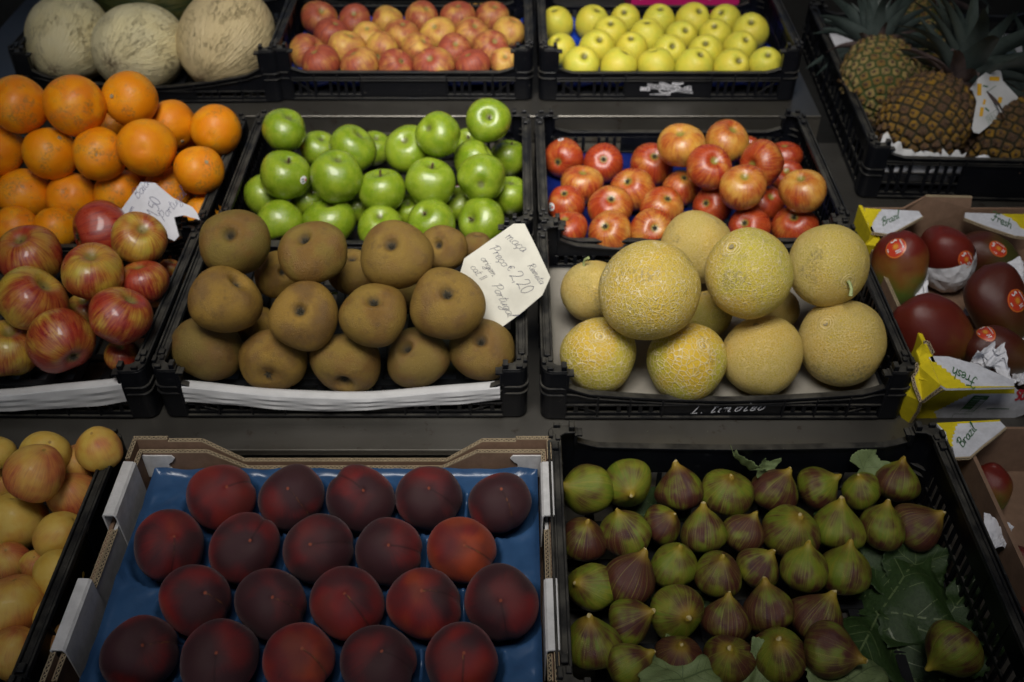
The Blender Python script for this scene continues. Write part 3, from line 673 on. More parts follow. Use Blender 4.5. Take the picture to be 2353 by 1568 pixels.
mk('yellowapple', lambda i: lathe('yellow_apple', apple_prof(1.06, .26, .22, .13, .24, -.02+.02*i), M['yellowapple'], 32, (5, .03, 1), .028, i+31))
mk('leftapple', lambda i: lathe('striped_apple', apple_prof(.84+.02*i, .26, .30, .18, .30, .06), M['leftapple'], 48, (5, .07, 1), .032, i+41))
mk('russet', lambda i: lathe('russet_apple', apple_prof(.80+.02*i, .36, .20, .16, .28, .02, 34), M['russet'], 52, (5, .030, 1), .045, i+51), 5)
mk('orange', lambda i: lathe('orange', ell_prof(.97+.02*i, 24, .05, .03), M['orange'], 40, (5, .01, 1), .028, i+61))
mk('netmelon', lambda i: lathe('netted_melon', ell_prof(.97+.02*i, 36, .04, .02), M['netmelon'], 64, (8, .010, 1), .024, i+71))
mk('peach', lambda i: lathe('peach', ell_prof(.92, 30, .03, .12, .96), M['peach'], 60, (2, .03, 1), .036, i+81, .025, .075), 5)
mk('apricot', lambda i: lathe('golden_plum', ell_prof(.98, 26, .05, .10, .96), M['apricot'], 44, (2, .03, 1), .035, i+91, .03, .05))
mk('fig', lambda i: lathe('fig', fig_prof(), M['fig'], 36, (7, .006, 1), .055, i+101))
mk('mango', lambda i: lathe('mango', ell_prof(1.42, 32, 0, .02, .86, tp=.12), M['mango'], 48, (2, .03, 1), .045, i+111, .07))
mk('melon_big', lambda i: lathe('white_melon', ell_prof(1.22, 40, 0, .0, .98, tp=.07), M['melon_big'], 64, (7, .01, 1), .018, i+121))
# small parts shared by alike fruit
def small(name, mb, mat): return mb.mesh(name, mat, True)
b = MB(); b.tube([(0,0,.52),(.01,.01,.72),(.05,.02,.92)], [.045,.035,.05], 7); ME_stem = b.mesh('stem', M['stem'], True)
b = MB(); b.tube([(0,0,.46),(.01,.01,.60)], [.06,.05], 7); ME_stub = b.mesh('stem', M['stem'], True)
def calyx_mesh(z, r, up=1, mat='calyx', n=6):
    b = MB()
    for k in range(n):
        a = 2*math.pi*k/n; a2 = a+.5
        b.poly([(0,0,z), (r*.5*math.cos(a-.4), r*.5*math.sin(a-.4), z+up*.03), (r*math.cos(a), r*math.sin(a), z+up*(.06+.04*(k%2))), (r*.5*math.cos(a+.4), r*.5*math.sin(a+.4), z+up*.02)])
        b.poly([(0,0,z+up*.02), (r*.4*math.cos(a2-.3), r*.4*math.sin(a2-.3), z+up*.07), (r*.55*math.cos(a2), r*.55*math.sin(a2), z+up*.12), (r*.4*math.cos(a2+.3), r*.4*math.sin(a2+.3), z+up*.05)])
    return b.mesh('calyx', M[mat])
ME_cal = calyx_mesh(-.70, .16, -1); ME_calt = calyx_mesh(.54, .15, 1)
b = MB(); b.prism([(.075*math.cos(k*.785), .075*math.sin(k*.785), .90) for k in range(8)], (0,0,.045)); ME_button = b.mesh('stem_button', M['scar'])
b = MB(); b.prism([(.060*math.cos(k*.628), .060*math.sin(k*.628), .915) for k in range(10)], (0,0,.05)); ME_mscar = b.mesh('stem_scar', M['scar'])
b = MB(); b.tube([(0,0,.92),(.02,.02,1.06),(.10,.06,1.16),(.24,.12,1.22)], [.055,.04,.04,.05], 8); ME_mstem = b.mesh('stem', M['greenstem'], True)
b = MB(); b.tube([(0,0,1.24),(.01,.01,1.36)], [.05,.04], 7); ME_mgs = b.mesh('stem', M['stem'], True)
FRUIT = """
orange top_row_of_the_heap -0.8011 1.4664 0.8155 0.0467 -0.33 -0.55 0.77 1.0
orange top_row_of_the_heap -0.707 1.4577 0.8178 0.0479 0.78 -0.6 0.17 1.0
orange top_row_of_the_heap -0.6328 1.5012 0.8072 0.0454 -0.35 -0.77 0.53 1.0
orange second_tier -0.8551 1.4505 0.7409 0.0434 0.35 -0.38 0.86 1.0
orange second_tier -0.7585 1.4296 0.7468 0.0436 0.63 -0.09 0.77 1.0
orange second_tier -0.6716 1.4175 0.7524 0.0433 0.21 -0.85 0.48 1.0
orange second_tier -0.5907 1.4129 0.768 0.0457 0.23 -0.9 0.37 1.0
orange second_tier -0.5869 1.5344 0.7418 0.0428 0.54 -0.72 -0.43 1.0
orange second_tier -0.5078 1.5204 0.7387 0.0426 -0.08 -0.96 0.27 1.0
orange second_tier -0.51 1.401 0.733 0.0405 0.56 -0.47 0.68 1.0
orange lower_tier -0.82 1.4175 0.6735 0.0447 -0.53 -0.81 -0.27 1.0
orange lower_tier -0.7387 1.4127 0.6706 0.0432 0.06 -0.63 0.77 1.0
orange lower_tier -0.6613 1.422 0.6749 0.0411 0.86 -0.48 0.15 1.0
orange lower_tier -0.5803 1.4298 0.6751 0.0412 0.25 -0.96 0.1 1.0
orange lower_tier -0.5228 1.5349 0.6671 0.0348 -0.56 -0.82 0.11 1.0
orange lower_tier -0.6291 1.4877 0.6697 0.0378 0.06 -0.29 0.95 1.0
orange bottom_layer -0.8086 1.3364 0.6628 0.0369 0.53 -0.8 -0.28 1.0
orange bottom_layer -0.7428 1.3354 0.6635 0.034 -0.07 -0.92 0.39 1.0
orange bottom_layer -0.5128 1.3786 0.6596 0.0326 -0.05 -0.98 0.2 1.0
orange bottom_layer -0.7169 1.5918 0.7045 0.0437 0.63 -0.33 0.7 1.0
orange bottom_layer -0.5818 1.5951 0.6867 0.0393 0.75 -0.66 0.09 1.0
melon_big row -0.8686 1.8556 0.7479 0.0803 0.04 0.98 0.21 1.05
melon_big row -0.7234 1.8185 0.7468 0.0847 0.18 0.97 -0.17 0.92
melon_big row -0.559 1.8461 0.7538 0.0891 0.29 0.9 0.33 0.94
melon_big back -0.7455 2.0018 0.7861 0.0882 0.99 0.06 -0.09 0.67
topapple back_row -0.4026 2.0055 0.7247 0.0345 0.31 -0.5 0.81 1.0
topapple back_row -0.3282 2.0018 0.7215 0.0315 0.06 -0.52 0.85 1.0
topapple back_row -0.2598 1.9982 0.7215 0.0315 0.37 0.15 0.92 1.0
topapple back_row -0.1877 2.0073 0.7239 0.0336 0.36 -0.2 0.91 1.0
topapple back_row -0.1119 2.0109 0.7239 0.0337 0.01 -0.09 1.0 1.0
topapple back_row -0.0407 2.0197 0.7217 0.0317 0.19 -0.2 0.96 1.0
topapple second_row -0.3681 1.9323 0.7222 0.0328 0.41 -0.04 0.91 1.0
topapple second_row -0.295 1.9235 0.7199 0.0301 0.15 -0.27 0.95 1.0
topapple second_row -0.224 1.9225 0.7235 0.0335 0.16 -0.1 0.98 1.0
topapple second_row -0.1493 1.9287 0.7238 0.0336 -0.23 -0.47 0.85 1.0
topapple second_row -0.0817 1.9333 0.7217 0.0322 0.25 -0.36 0.9 1.0
topapple second_row -0.0063 1.9439 0.7217 0.0317 0.38 0.01 0.92 1.0
topapple third_row -0.4053 1.8575 0.7192 0.0342 0.77 -0.25 0.58 1.0
topapple third_row -0.3282 1.8673 0.7239 0.0337 0.37 0.06 0.93 1.0
topapple third_row -0.2587 1.8617 0.7219 0.0319 0.2 0.98 -0.02 1.0
topapple third_row -0.1855 1.8649 0.7219 0.0319 0.47 -0.28 0.84 1.0
topapple third_row -0.1148 1.8617 0.7219 0.0319 0.15 -0.59 0.79 1.0
topapple third_row -0.0414 1.8646 0.7236 0.0336 0.27 -0.47 0.84 1.0
topapple front_row -0.371 1.8045 0.7214 0.0351 -0.3 -0.18 0.94 1.0
topapple front_row -0.2963 1.8018 0.7181 0.034 -0.32 0.0 0.95 1.0
topapple front_row -0.2246 1.8031 0.7175 0.0321 -0.44 0.59 -0.68 1.0
topapple front_row -0.1509 1.7978 0.7185 0.0362 -0.2 -0.52 0.83 1.0
topapple front_row -0.0765 1.8031 0.7175 0.0321 -0.32 -0.1 0.94 1.0
topapple front_row -0.0133 1.8147 0.718 0.028 -0.0 -0.54 0.84 1.0
yellowapple back_row 0.0939 1.9888 0.7208 0.0308 -0.22 -0.13 0.97 1.17
yellowapple back_row 0.1662 1.9891 0.7223 0.0323 0.28 -0.19 0.94 1.16
yellowapple back_row 0.2374 2.0092 0.7199 0.0301 -0.19 -0.55 0.81 1.05
yellowapple back_row 0.3059 1.9982 0.7215 0.0315 0.01 -0.26 0.97 1.0
yellowapple back_row 0.3751 1.9979 0.7232 0.0329 0.3 -0.44 0.85 1.0
yellowapple back_row 0.4463 2.0056 0.7198 0.0301 -0.45 -0.4 0.8 1.0
yellowapple back_row 0.4864 1.9391 0.7239 0.0337 -0.16 -0.46 0.87 1.0
yellowapple second_row 0.1991 1.9345 0.7228 0.0328 -0.03 -0.45 0.89 1.0
yellowapple second_row 0.2732 1.921 0.7226 0.0326 -0.07 -0.13 0.99 1.0
yellowapple second_row 0.3438 1.9305 0.7199 0.0301 0.15 -0.67 0.73 1.0
yellowapple second_row 0.4129 1.9292 0.7204 0.0307 -0.19 -0.4 0.9 1.0
yellowapple third_row 0.0974 1.8725 0.7184 0.0286 -0.29 -0.32 0.9 1.0
yellowapple third_row 0.1677 1.8679 0.7236 0.0334 0.1 -0.59 0.8 1.0
yellowapple third_row 0.2385 1.8672 0.7208 0.0308 -0.17 -0.34 0.93 1.0
yellowapple third_row 0.3111 1.8581 0.7205 0.0307 0.07 -0.68 0.73 1.0
yellowapple third_row 0.3824 1.8552 0.7218 0.0318 -0.16 -0.56 0.81 1.0
yellowapple third_row 0.4545 1.8737 0.7209 0.0309 0.15 -0.55 0.82 1.0
yellowapple front_row 0.1337 1.8018 0.7181 0.034 0.13 -0.52 0.85 1.0
yellowapple front_row 0.2068 1.7984 0.7167 0.0329 0.34 0.01 0.94 1.0
yellowapple front_row 0.2799 1.7979 0.717 0.0334 -0.22 0.1 0.97 1.0
yellowapple front_row 0.353 1.7973 0.7172 0.034 0.21 -0.31 0.93 1.0
yellowapple front_row 0.4253 1.8006 0.7172 0.0326 0.24 -0.66 0.71 1.0
yellowapple front_row 0.4925 1.8073 0.7185 0.0302 -0.06 -0.48 0.87 1.0
green top_of_the_heap -0.3786 1.4694 0.7661 0.0353 0.45 -0.0 0.9 1.0
green top_of_the_heap -0.1207 1.4514 0.7681 0.0354 -0.51 -0.46 0.72 1.0
green top_of_the_heap -0.0401 1.5015 0.7675 0.0358 0.06 -0.76 0.65 1.0
green second_tier_back -0.3321 1.5055 0.7097 0.0317 0.28 -0.2 0.94 1.0
green second_tier_back -0.2686 1.4722 0.7294 0.0387 0.47 0.11 0.88 0.94
green second_tier_back -0.1748 1.4691 0.7284 0.0392 -0.1 -0.43 0.9 0.93
green second_tier_back -0.0651 1.4596 0.7141 0.0339 0.85 0.07 0.53 0.93
green second_tier_front -0.3704 1.3981 0.7236 0.0394 0.29 -0.15 0.94 1.07
green second_tier_front -0.2836 1.3804 0.7319 0.0399 0.18 -0.03 0.98 0.96
green second_tier_front -0.2138 1.3867 0.7024 0.0377 -0.0 0.07 1.0 0.97
green second_tier_front -0.1337 1.3949 0.7114 0.04 0.1 -0.03 0.99 0.94
green second_tier_front -0.0498 1.395 0.7212 0.038 0.0 0.97 -0.26 1.04
green bottom_layer_behind -0.0068 1.5435 0.6692 0.0319 0.19 0.19 0.96 1.08
green bottom_layer_behind -0.2492 1.5789 0.6663 0.0299 0.24 -0.12 0.96 1.0
green bottom_layer_behind -0.0811 1.5949 0.6645 0.0288 0.12 -0.36 0.93 1.0
green bottom_layer_behind -0.4173 1.4209 0.67 0.0327 0.32 -0.17 0.93 1.07
green bottom_layer_behind -0.3425 1.4174 0.6649 0.0291 0.37 -0.38 0.85 1.0
green bottom_layer_behind -0.0027 1.4234 0.6683 0.0316 0.05 0.03 1.0 1.04
green front_row -0.3815 1.3542 0.6648 0.0365 0.2 -0.77 -0.6 0.84
green front_row -0.2988 1.3527 0.6644 0.0405 0.08 0.13 0.99 0.87
green front_row -0.214 1.3308 0.6651 0.035 0.08 -0.2 0.98 0.87
green front_row -0.1296 1.3333 0.6749 0.0372 -0.31 -0.38 0.87 0.81
green front_row -0.0486 1.348 0.6676 0.0387 -0.55 -0.61 0.57 0.79
green front_row -0.2599 1.4082 0.6561 0.0291 0.34 -0.05 0.94 1.0
green front_row -0.0906 1.4186 0.6552 0.028 -0.4 -0.13 0.91 1.0
green front_row -0.1695 1.3987 0.6536 0.0266 -0.19 -0.33 0.92 1.0
redapple top_of_the_heap 0.2856 1.4744 0.7338 0.0368 -0.2 -0.15 0.97 1.0
redapple top_of_the_heap 0.3657 1.4959 0.7298 0.0355 0.25 -0.15 0.96 1.0
redapple top_of_the_heap 0.3232 1.4133 0.7296 0.0354 0.17 -0.53 0.83 1.0
redapple top_of_the_heap 0.4131 1.4263 0.73 0.0356 -0.77 -0.59 0.24 1.0
redapple top_of_the_heap 0.369 1.3544 0.7289 0.0351 -0.1 -0.28 0.96 1.0
redapple top_of_the_heap 0.4622 1.3428 0.7295 0.0347 -0.3 -0.04 0.95 0.92
redapple back_row 0.0912 1.5474 0.6653 0.0333 0.39 0.87 -0.3 1.0
redapple back_row 0.1615 1.532 0.6656 0.0336 0.05 0.68 -0.73 1.0
redapple back_row 0.2472 1.5252 0.6682 0.036 -0.02 0.52 -0.85 0.92
redapple back_row 0.4896 1.5596 0.661 0.0297 -0.13 0.12 0.99 1.0
redapple back_row 0.4802 1.499 0.6588 0.0277 -0.19 -0.46 0.87 1.0
redapple back_row 0.428 1.5842 0.6571 0.0261 -0.13 -0.4 0.91 1.0
redapple second_row 0.121 1.4619 0.6657 0.0341 -0.01 -0.08 1.0 1.0
redapple second_row 0.2049 1.4433 0.6688 0.0362 0.35 0.46 -0.82 0.96
redapple second_row 0.2915 1.4576 0.6625 0.0309 -0.04 0.25 -0.97 1.0
redapple third_row 0.0909 1.4092 0.6629 0.0309 0.16 0.25 -0.95 1.02
redapple third_row 0.164 1.3899 0.6669 0.0359 0.05 0.44 -0.9 0.87
redapple third_row 0.2502 1.3902 0.6682 0.034 -0.19 0.43 -0.88 0.88
redapple third_row 0.3364 1.4016 0.6636 0.0318 0.58 0.58 -0.57 0.91
redapple third_row 0.4263 1.409 0.6615 0.0302 0.21 -0.39 0.9 0.96
redapple front_row 0.0902 1.3309 0.6621 0.0308 -0.22 0.06 0.97 0.91
redapple front_row 0.1583 1.3245 0.6622 0.0349 0.35 0.49 -0.8 0.9
redapple front_row 0.2269 1.3297 0.6644 0.0331 -0.04 0.75 -0.66 0.92
redapple front_row 0.3854 1.3359 0.6644 0.0327 0.46 0.53 -0.72 0.86
redapple front_row 0.4606 1.3391 0.6651 0.0346 0.27 0.38 -0.88 0.88
leftapple back -0.6856 1.1392 0.7547 0.0453 -0.03 -0.13 0.99 0.93
leftapple back -0.6051 1.2054 0.7462 0.0471 0.78 0.58 -0.24 0.77
leftapple back -0.5366 1.1682 0.7618 0.0388 0.49 -0.24 0.84 0.82
leftapple back -0.5202 1.2098 0.6777 0.0158 0.43 0.2 0.88 1.0
leftapple upper_row -0.5728 1.082 0.7673 0.0416 0.17 -0.08 0.98 0.83
leftapple upper_row -0.5212 1.1109 0.7286 0.0347 -0.09 0.18 0.98 1.03
leftapple upper_row -0.6579 1.0609 0.7359 0.0465 0.67 0.15 0.72 0.83
leftapple upper_row -0.5233 1.0155 0.7452 0.0412 0.62 0.29 0.73 0.99
leftapple lower_row -0.6998 1.0299 0.6732 0.0413 0.27 0.1 0.96 0.95
leftapple lower_row -0.6055 1.0009 0.7132 0.0439 -0.67 0.71 0.22 0.91
leftapple lower_row -0.6221 1.1185 0.6717 0.026 0.08 -0.15 0.99 1.0
leftapple lower_row -0.5417 1.0234 0.6677 0.0237 0.12 -0.13 0.98 0.61
russet top_row -0.3781 1.1058 0.8007 0.0472 0.09 -0.6 0.8 0.9
russet top_row -0.2687 1.0831 0.8008 0.0455 -0.2 -0.28 0.94 0.97
russet top_row -0.1558 1.0765 0.8006 0.0482 -0.09 -0.48 0.87 0.92
russet top_row -0.0978 1.1518 0.7567 0.0341 -0.23 -0.63 0.74 1.0
russet top_row -0.0536 1.2202 0.7131 0.0224 0.09 0.18 0.98 1.0
russet middle_row -0.3813 1.0265 0.7638 0.0471 0.6 0.07 0.8 0.78
russet middle_row -0.2754 1.0112 0.7492 0.0451 -0.0 -0.61 0.8 0.95
russet middle_row -0.1809 1.008 0.7548 0.0446 0.06 -0.26 0.96 0.89
russet middle_row -0.0861 1.0237 0.7593 0.0487 0.06 -0.43 0.9 0.9
russet half-hidden_row_behind -0.3432 1.1504 0.7113 0.0336 0.59 -0.54 0.6 1.21
russet half-hidden_row_behind -0.2333 1.1471 0.717 0.0359 0.16 0.03 0.99 0.87
russet half-hidden_row_behind -0.4703 1.1791 0.6747 0.0186 0.15 -0.04 0.99 1.0
russet bottom_front_row -0.4216 1.0228 0.6812 0.0485 0.29 0.38 0.88 0.81
russet bottom_front_row -0.3281 1.0085 0.673 0.0454 0.0 0.99 -0.12 0.67
russet bottom_front_row -0.2266 1.0016 0.6752 0.047 0.02 -0.99 -0.17 0.7
russet bottom_front_row -0.1306 1.0096 0.6751 0.0435 -0.4 -0.31 0.86 0.76
russet bottom_front_row -0.0407 1.0169 0.6818 0.0445 -0.03 -0.37 0.93 0.81
russet gaps -0.3688 1.0962 0.6599 0.0299 -0.13 -0.09 0.99 1.0
russet gaps -0.2678 1.048 0.6537 0.0257 0.06 -0.17 0.98 1.0
russet gaps -0.1622 1.176 0.6575 0.0274 -0.1 0.13 0.99 1.0
netmelon top 0.1811 1.0242 0.7825 0.0667 -0.92 0.14 0.36 0.98
netmelon top 0.3133 1.0484 0.791 0.0593 -0.53 -0.07 0.85 0.97
netmelon top 0.4304 1.0814 0.7789 0.0552 0.21 -0.94 0.25 0.97
netmelon behind 0.2786 1.2155 0.713 0.0546 0.31 0.11 0.94 0.89
netmelon behind 0.1182 1.1302 0.6979 0.0459 -0.36 0.14 0.92 1.18
netmelon behind 0.2813 1.0973 0.6808 0.0352 -0.24 0.16 0.96 1.0
netmelon behind 0.3939 1.122 0.6694 0.0275 -0.11 0.49 -0.86 1.0
netmelon front_row 0.1187 1.0122 0.6789 0.0526 -0.04 -0.32 0.95 0.86
netmelon front_row 0.2386 1.0008 0.6772 0.0542 0.27 -0.38 0.89 0.93
netmelon front_row 0.3428 1.0113 0.6797 0.0556 -0.29 0.09 0.95 0.95
netmelon front_row 0.4547 1.0248 0.6902 0.0595 -0.61 -0.19 0.77 0.91
peach back_row -0.3478 0.7681 0.6717 0.0393 0.41 -0.3 0.86 0.99
peach back_row -0.2626 0.7673 0.6703 0.0383 0.04 -0.36 0.93 0.99
peach back_row -0.1805 0.7648 0.6717 0.0392 0.22 -0.37 0.9 0.99
peach back_row -0.0997 0.7673 0.6703 0.0383 0.08 -0.34 0.94 0.99
peach back_row -0.0138 0.761 0.6683 0.0366 0.04 -0.17 0.99 0.99
peach second_row -0.3917 0.6961 0.6717 0.0392 0.44 -0.26 0.86 0.93
peach second_row -0.305 0.6938 0.6707 0.0387 0.4 -0.33 0.86 0.95
peach second_row -0.2204 0.6926 0.6707 0.0387 -0.09 -0.47 0.88 0.95
peach second_row -0.1394 0.69 0.6701 0.0381 0.08 -0.43 0.9 1.0
peach second_row -0.0573 0.6921 0.669 0.0375 0.13 -0.45 0.89 0.96
peach third_row -0.3444 0.6249 0.6699 0.0379 0.51 -0.28 0.81 0.95
peach third_row -0.2616 0.6206 0.6698 0.0378 0.25 -0.37 0.9 0.93
peach third_row -0.1785 0.6194 0.6717 0.0391 0.05 -0.27 0.96 1.05
peach third_row -0.0951 0.6195 0.6714 0.0389 -0.01 -0.21 0.98 1.04
peach third_row -0.0116 0.6213 0.672 0.0397 -0.01 -0.52 0.86 1.0
peach front_row -0.3869 0.5601 0.6698 0.0378 0.36 -0.25 0.9 0.82
peach front_row -0.3022 0.5534 0.6717 0.0392 0.16 -0.37 0.92 0.93
peach front_row -0.2204 0.5542 0.6687 0.037 0.24 -0.2 0.95 1.0
peach front_row -0.138 0.5511 0.6688 0.0374 0.2 -0.19 0.96 0.98
peach front_row -0.0525 0.5525 0.6691 0.0376 0.12 -0.3 0.95 0.94
apricot top -0.5487 0.7554 0.7287 0.0321 0.46 0.4 0.79 0.83
apricot top -0.4954 0.8075 0.7114 0.026 -0.09 0.1 0.99 0.91
apricot upper_row -0.559 0.8043 0.7088 0.026 0.5 -0.1 0.86 0.8
apricot upper_row -0.6219 0.8145 0.699 0.0189 0.5 0.63 0.59 1.0
apricot upper_row -0.5323 0.8153 0.6759 0.0229 0.37 -0.13 0.92 1.0
apricot upper_row -0.5232 0.7685 0.6724 0.0284 -0.11 0.03 0.99 0.86
apricot upper_row -0.5052 0.8058 0.6459 0.019 0.02 -0.1 0.99 1.0
apricot upper_row -0.5918 0.7465 0.6521 0.0344 0.11 0.21 0.97 0.88
apricot middle_row -0.5227 0.7145 0.6653 0.0285 0.61 0.3 0.73 0.83
apricot middle_row -0.5108 0.758 0.6341 0.0154 -0.3 0.45 0.84 1.0
apricot middle_row -0.6352 0.8097 0.6447 0.0211 0.32 -0.11 0.94 1.0
apricot middle_row -0.5066 0.6619 0.6661 0.026 0.57 0.53 0.63 1.01
apricot middle_row -0.5836 0.6956 0.6408 0.0227 0.12 0.04 0.99 0.87
apricot front_row -0.5494 0.6279 0.6523 0.035 0.17 0.38 0.91 0.92
apricot front_row -0.4989 0.6127 0.6552 0.0218 0.4 0.42 0.81 1.0
apricot front_row -0.5489 0.687 0.6477 0.0166 0.24 -0.0 0.97 1.0
apricot front_row -0.4879 0.5776 0.6636 0.0188 0.33 0.08 0.94 1.0
apricot front_row -0.5281 0.5736 0.6496 0.0271 0.22 0.52 0.83 0.73
fig back_row 0.0881 0.8021 0.647 0.0292 -0.85 -0.22 0.48 1.28
fig back_row 0.1441 0.8089 0.6456 0.0283 0.04 -0.88 0.47 0.95
fig back_row 0.2074 0.8084 0.6428 0.0263 -0.17 0.59 0.79 1.04
fig back_row 0.2667 0.8004 0.6457 0.0286 -0.02 -0.18 0.98 1.01
fig back_row 0.3296 0.8074 0.6406 0.0257 0.51 0.34 0.79 0.96
fig back_row 0.3851 0.8111 0.6397 0.0244 0.75 0.04 0.66 0.92
fig back_row 0.4376 0.8116 0.6356 0.0214 -0.31 0.05 0.95 0.92
fig back_row 0.4836 0.8209 0.6415 0.0255 0.19 0.49 0.85 1.0
fig second_row 0.0858 0.7322 0.6405 0.0248 0.1 0.08 0.99 1.28
fig second_row 0.1332 0.7418 0.6431 0.0268 -0.28 0.24 0.93 0.96
fig second_row 0.1836 0.7563 0.6363 0.0217 0.39 -0.14 0.91 1.0
fig second_row 0.2289 0.7445 0.6413 0.0253 0.01 0.61 0.79 1.06
fig second_row 0.2799 0.7449 0.6375 0.0227 0.44 0.44 0.78 0.93
fig second_row 0.3327 0.7363 0.6486 0.0303 0.05 -0.19 0.98 0.88
fig second_row 0.3914 0.7473 0.6445 0.0277 0.06 0.48 0.88 0.95
fig second_row 0.4442 0.7488 0.6442 0.0254 0.18 0.53 0.83 1.08
fig second_row 0.4916 0.7523 0.6398 0.0259 0.69 0.04 0.72 1.0
fig third_row 0.0879 0.6625 0.6419 0.0259 -0.61 -0.33 0.72 1.27
fig third_row 0.1372 0.6737 0.6461 0.0288 0.44 0.5 0.75 1.02
fig third_row 0.1895 0.6957 0.6406 0.025 0.13 0.08 0.99 1.07
fig third_row 0.2382 0.6822 0.6408 0.0253 0.01 0.06 1.0 1.12
fig third_row 0.2881 0.6931 0.6375 0.0227 0.46 0.2 0.87 0.88
fig third_row 0.3363 0.6837 0.6506 0.0254 0.06 0.52 0.85 0.92
fig third_row 0.3847 0.6889 0.6416 0.0278 0.19 0.57 0.8 1.12
fig fourth_row 0.0874 0.5917 0.6441 0.0273 -0.12 0.28 0.95 1.46
fig fourth_row 0.1331 0.6206 0.638 0.0234 0.75 -0.02 0.66 0.77
fig fourth_row 0.1844 0.6257 0.6439 0.027 0.15 -0.67 0.72 0.98
fig fourth_row 0.238 0.6233 0.6389 0.0238 0.05 0.62 0.78 1.03
fig fourth_row 0.2854 0.6358 0.6421 0.0261 -0.09 0.68 0.73 0.97
fig fourth_row 0.3382 0.624 0.643 0.027 0.48 0.44 0.76 0.98
fig front_row 0.1271 0.5661 0.6397 0.0237 0.8 0.23 0.55 0.84
fig front_row 0.1798 0.5763 0.6382 0.0236 -0.07 -0.09 0.99 0.59
fig front_row 0.233 0.5748 0.639 0.0239 -0.14 -0.23 0.96 0.77
fig front_row 0.2853 0.5776 0.643 0.0265 -0.19 -0.05 0.98 0.8
fig front_row 0.3416 0.5736 0.6514 0.028 0.82 -0.49 0.29 0.52
fig lone 0.4686 0.5778 0.6444 0.0273 -0.81 -0.45 -0.37 0.78
mango back_row 0.5865 1.202 0.6815 0.0467 -0.06 0.4 0.92 1.46
mango back_row 0.669 1.2334 0.6799 0.0426 -0.32 0.16 0.93 0.94
mango back_row 0.7418 1.2532 0.672 0.039 -0.94 0.29 0.16 0.7
mango middle_row 0.697 1.103 0.6927 0.0484 -0.39 0.52 0.76 0.99
mango front_row 0.589 1.0525 0.6875 0.0479 -0.81 0.32 0.5 0.87
mango front_row 0.6703 1.0214 0.6752 0.0383 -0.92 0.23 0.33 0.77
lowmango row 0.6024 0.8138 0.6296 0.0267 -0.05 0.38 0.93 1.36
lowmango row 0.6022 0.7019 0.6201 0.022 -0.3 0.64 0.7 1.36
lowmango row 0.5778 0.6258 0.6177 0.0191 -0.5 0.26 0.83 1.5
"""

# ================================================================ FRUIT IN THE CRATES: kind, row, place, radius, direction of the stem end, outline ratio
INFO = {
 'green': ('green_apple', 'apple', 'glossy green apple', 'the green apple crate', 'glossy green apples heaped in a crate'),
 'redapple': ('red_apple', 'apple', 'shiny red apple', 'the shiny apple crate', 'shiny red apples in a crate'),
 'topapple': ('matte_apple', 'apple', 'matte apple', 'the top middle-left crate', 'matte red and yellow apples in a crate'),
 'yellowapple': ('yellow_apple', 'apple', 'plain yellow apple', 'the logo crate', 'yellow apples in the logo crate'),
 'leftapple': ('striped_apple', 'apple', 'striped red apple', 'the left edge crate', 'striped red apples in the left crate'),
 'russet': ('russet_apple', 'apple', 'brown russet apple', 'the russet crate', 'brown russet apples in a crate'),
 'orange': ('orange', 'orange', 'blemished orange', 'the orange crate', 'oranges heaped in a crate'),
 'netmelon': ('netted_melon', 'melon', 'netted yellow melon', 'the melon crate', 'netted melons in a crate'),
 'peach': ('dark_peach', 'peach', 'dark red peach', 'the blue tray', 'dark red peaches in a blue tray'),
 'apricot': ('golden_plum', 'plum', 'golden plum', 'the bottom left crate', 'golden plums in a crate'),
 'fig': ('fig', 'fig', 'ripe fig', 'the fig crate', 'ripe figs in a crate'),
 'mango': ('mango', 'mango', 'red mango', 'the yellow box', 'mangoes in the yellow box'),
 'lowmango': ('mango', 'mango', 'dark mango', 'the lower box', 'mangoes in the low box'),
 'melon_big': ('white_melon', 'melon', 'large white melon', 'the top left crate', 'large melons in the top left crate'),
}
ORD = ['first','second','third','fourth','fifth','sixth','seventh','eighth','ninth','tenth','eleventh']
SPECIAL = {   # (kind, row, order from the left): words that single it out by its look
 ('leftapple','back',1): 'large deep crimson apple with tan scars on top of the striped apples',
 ('melon_big','row',0): 'dull grey-green white melon leftmost in the top left crate',
 ('melon_big','row',1): 'round white melon with brown bristly scar between two others',
 ('melon_big','row',2): 'cream wrinkled melon with dark scar, nearest the matte apples',
 ('melon_big','back',0): 'dark green melon lying behind the white melons at the top edge',
 ('netmelon','top',0): 'largest netted melon with coarse cream netting, on top at left',
 ('netmelon','top',1): 'golden netted melon with grey stain on top in the middle',
 ('netmelon','top',2): 'netted melon with long green stem, on top at right',
 ('netmelon','front row',1): 'greenish yellow melon with round stem scar, second in the front row',
 ('netmelon','behind',2): 'smooth golden melon deep in the gap under the top melons',
 ('mango','back row',0): 'red and green mango with round red sticker, nearest the melons',
 ('mango','back row',1): 'red mango with its lower half wrapped in white paper',
 ('mango','back row',2): 'dark mango with red sticker beneath the word Fresh',
 ('mango','middle row',0): 'large dark mango with sticker at the right edge of the photo',
 ('mango','front row',0): 'plain red mango without sticker beside the yellow box corner',
 ('mango','front row',1): 'dark mango with orange sticker and crumpled tissue',
}
WORLD = dict(orange=.0, )
rows = {}
for ln in FRUIT.strip().split('\n'):
    v = ln.split(); kind, row = v[0], v[1].replace('_', ' '); nums = [float(x) for x in v[2:]]
    rows.setdefault((kind, row), []).append(nums)
FR = {}
CENT = {'orange':('back','lower tier')}
def orient(axis, spin):
    return Vector(axis).to_track_quat('Z', 'Y') @ Quaternion((0, 0, 1), spin)
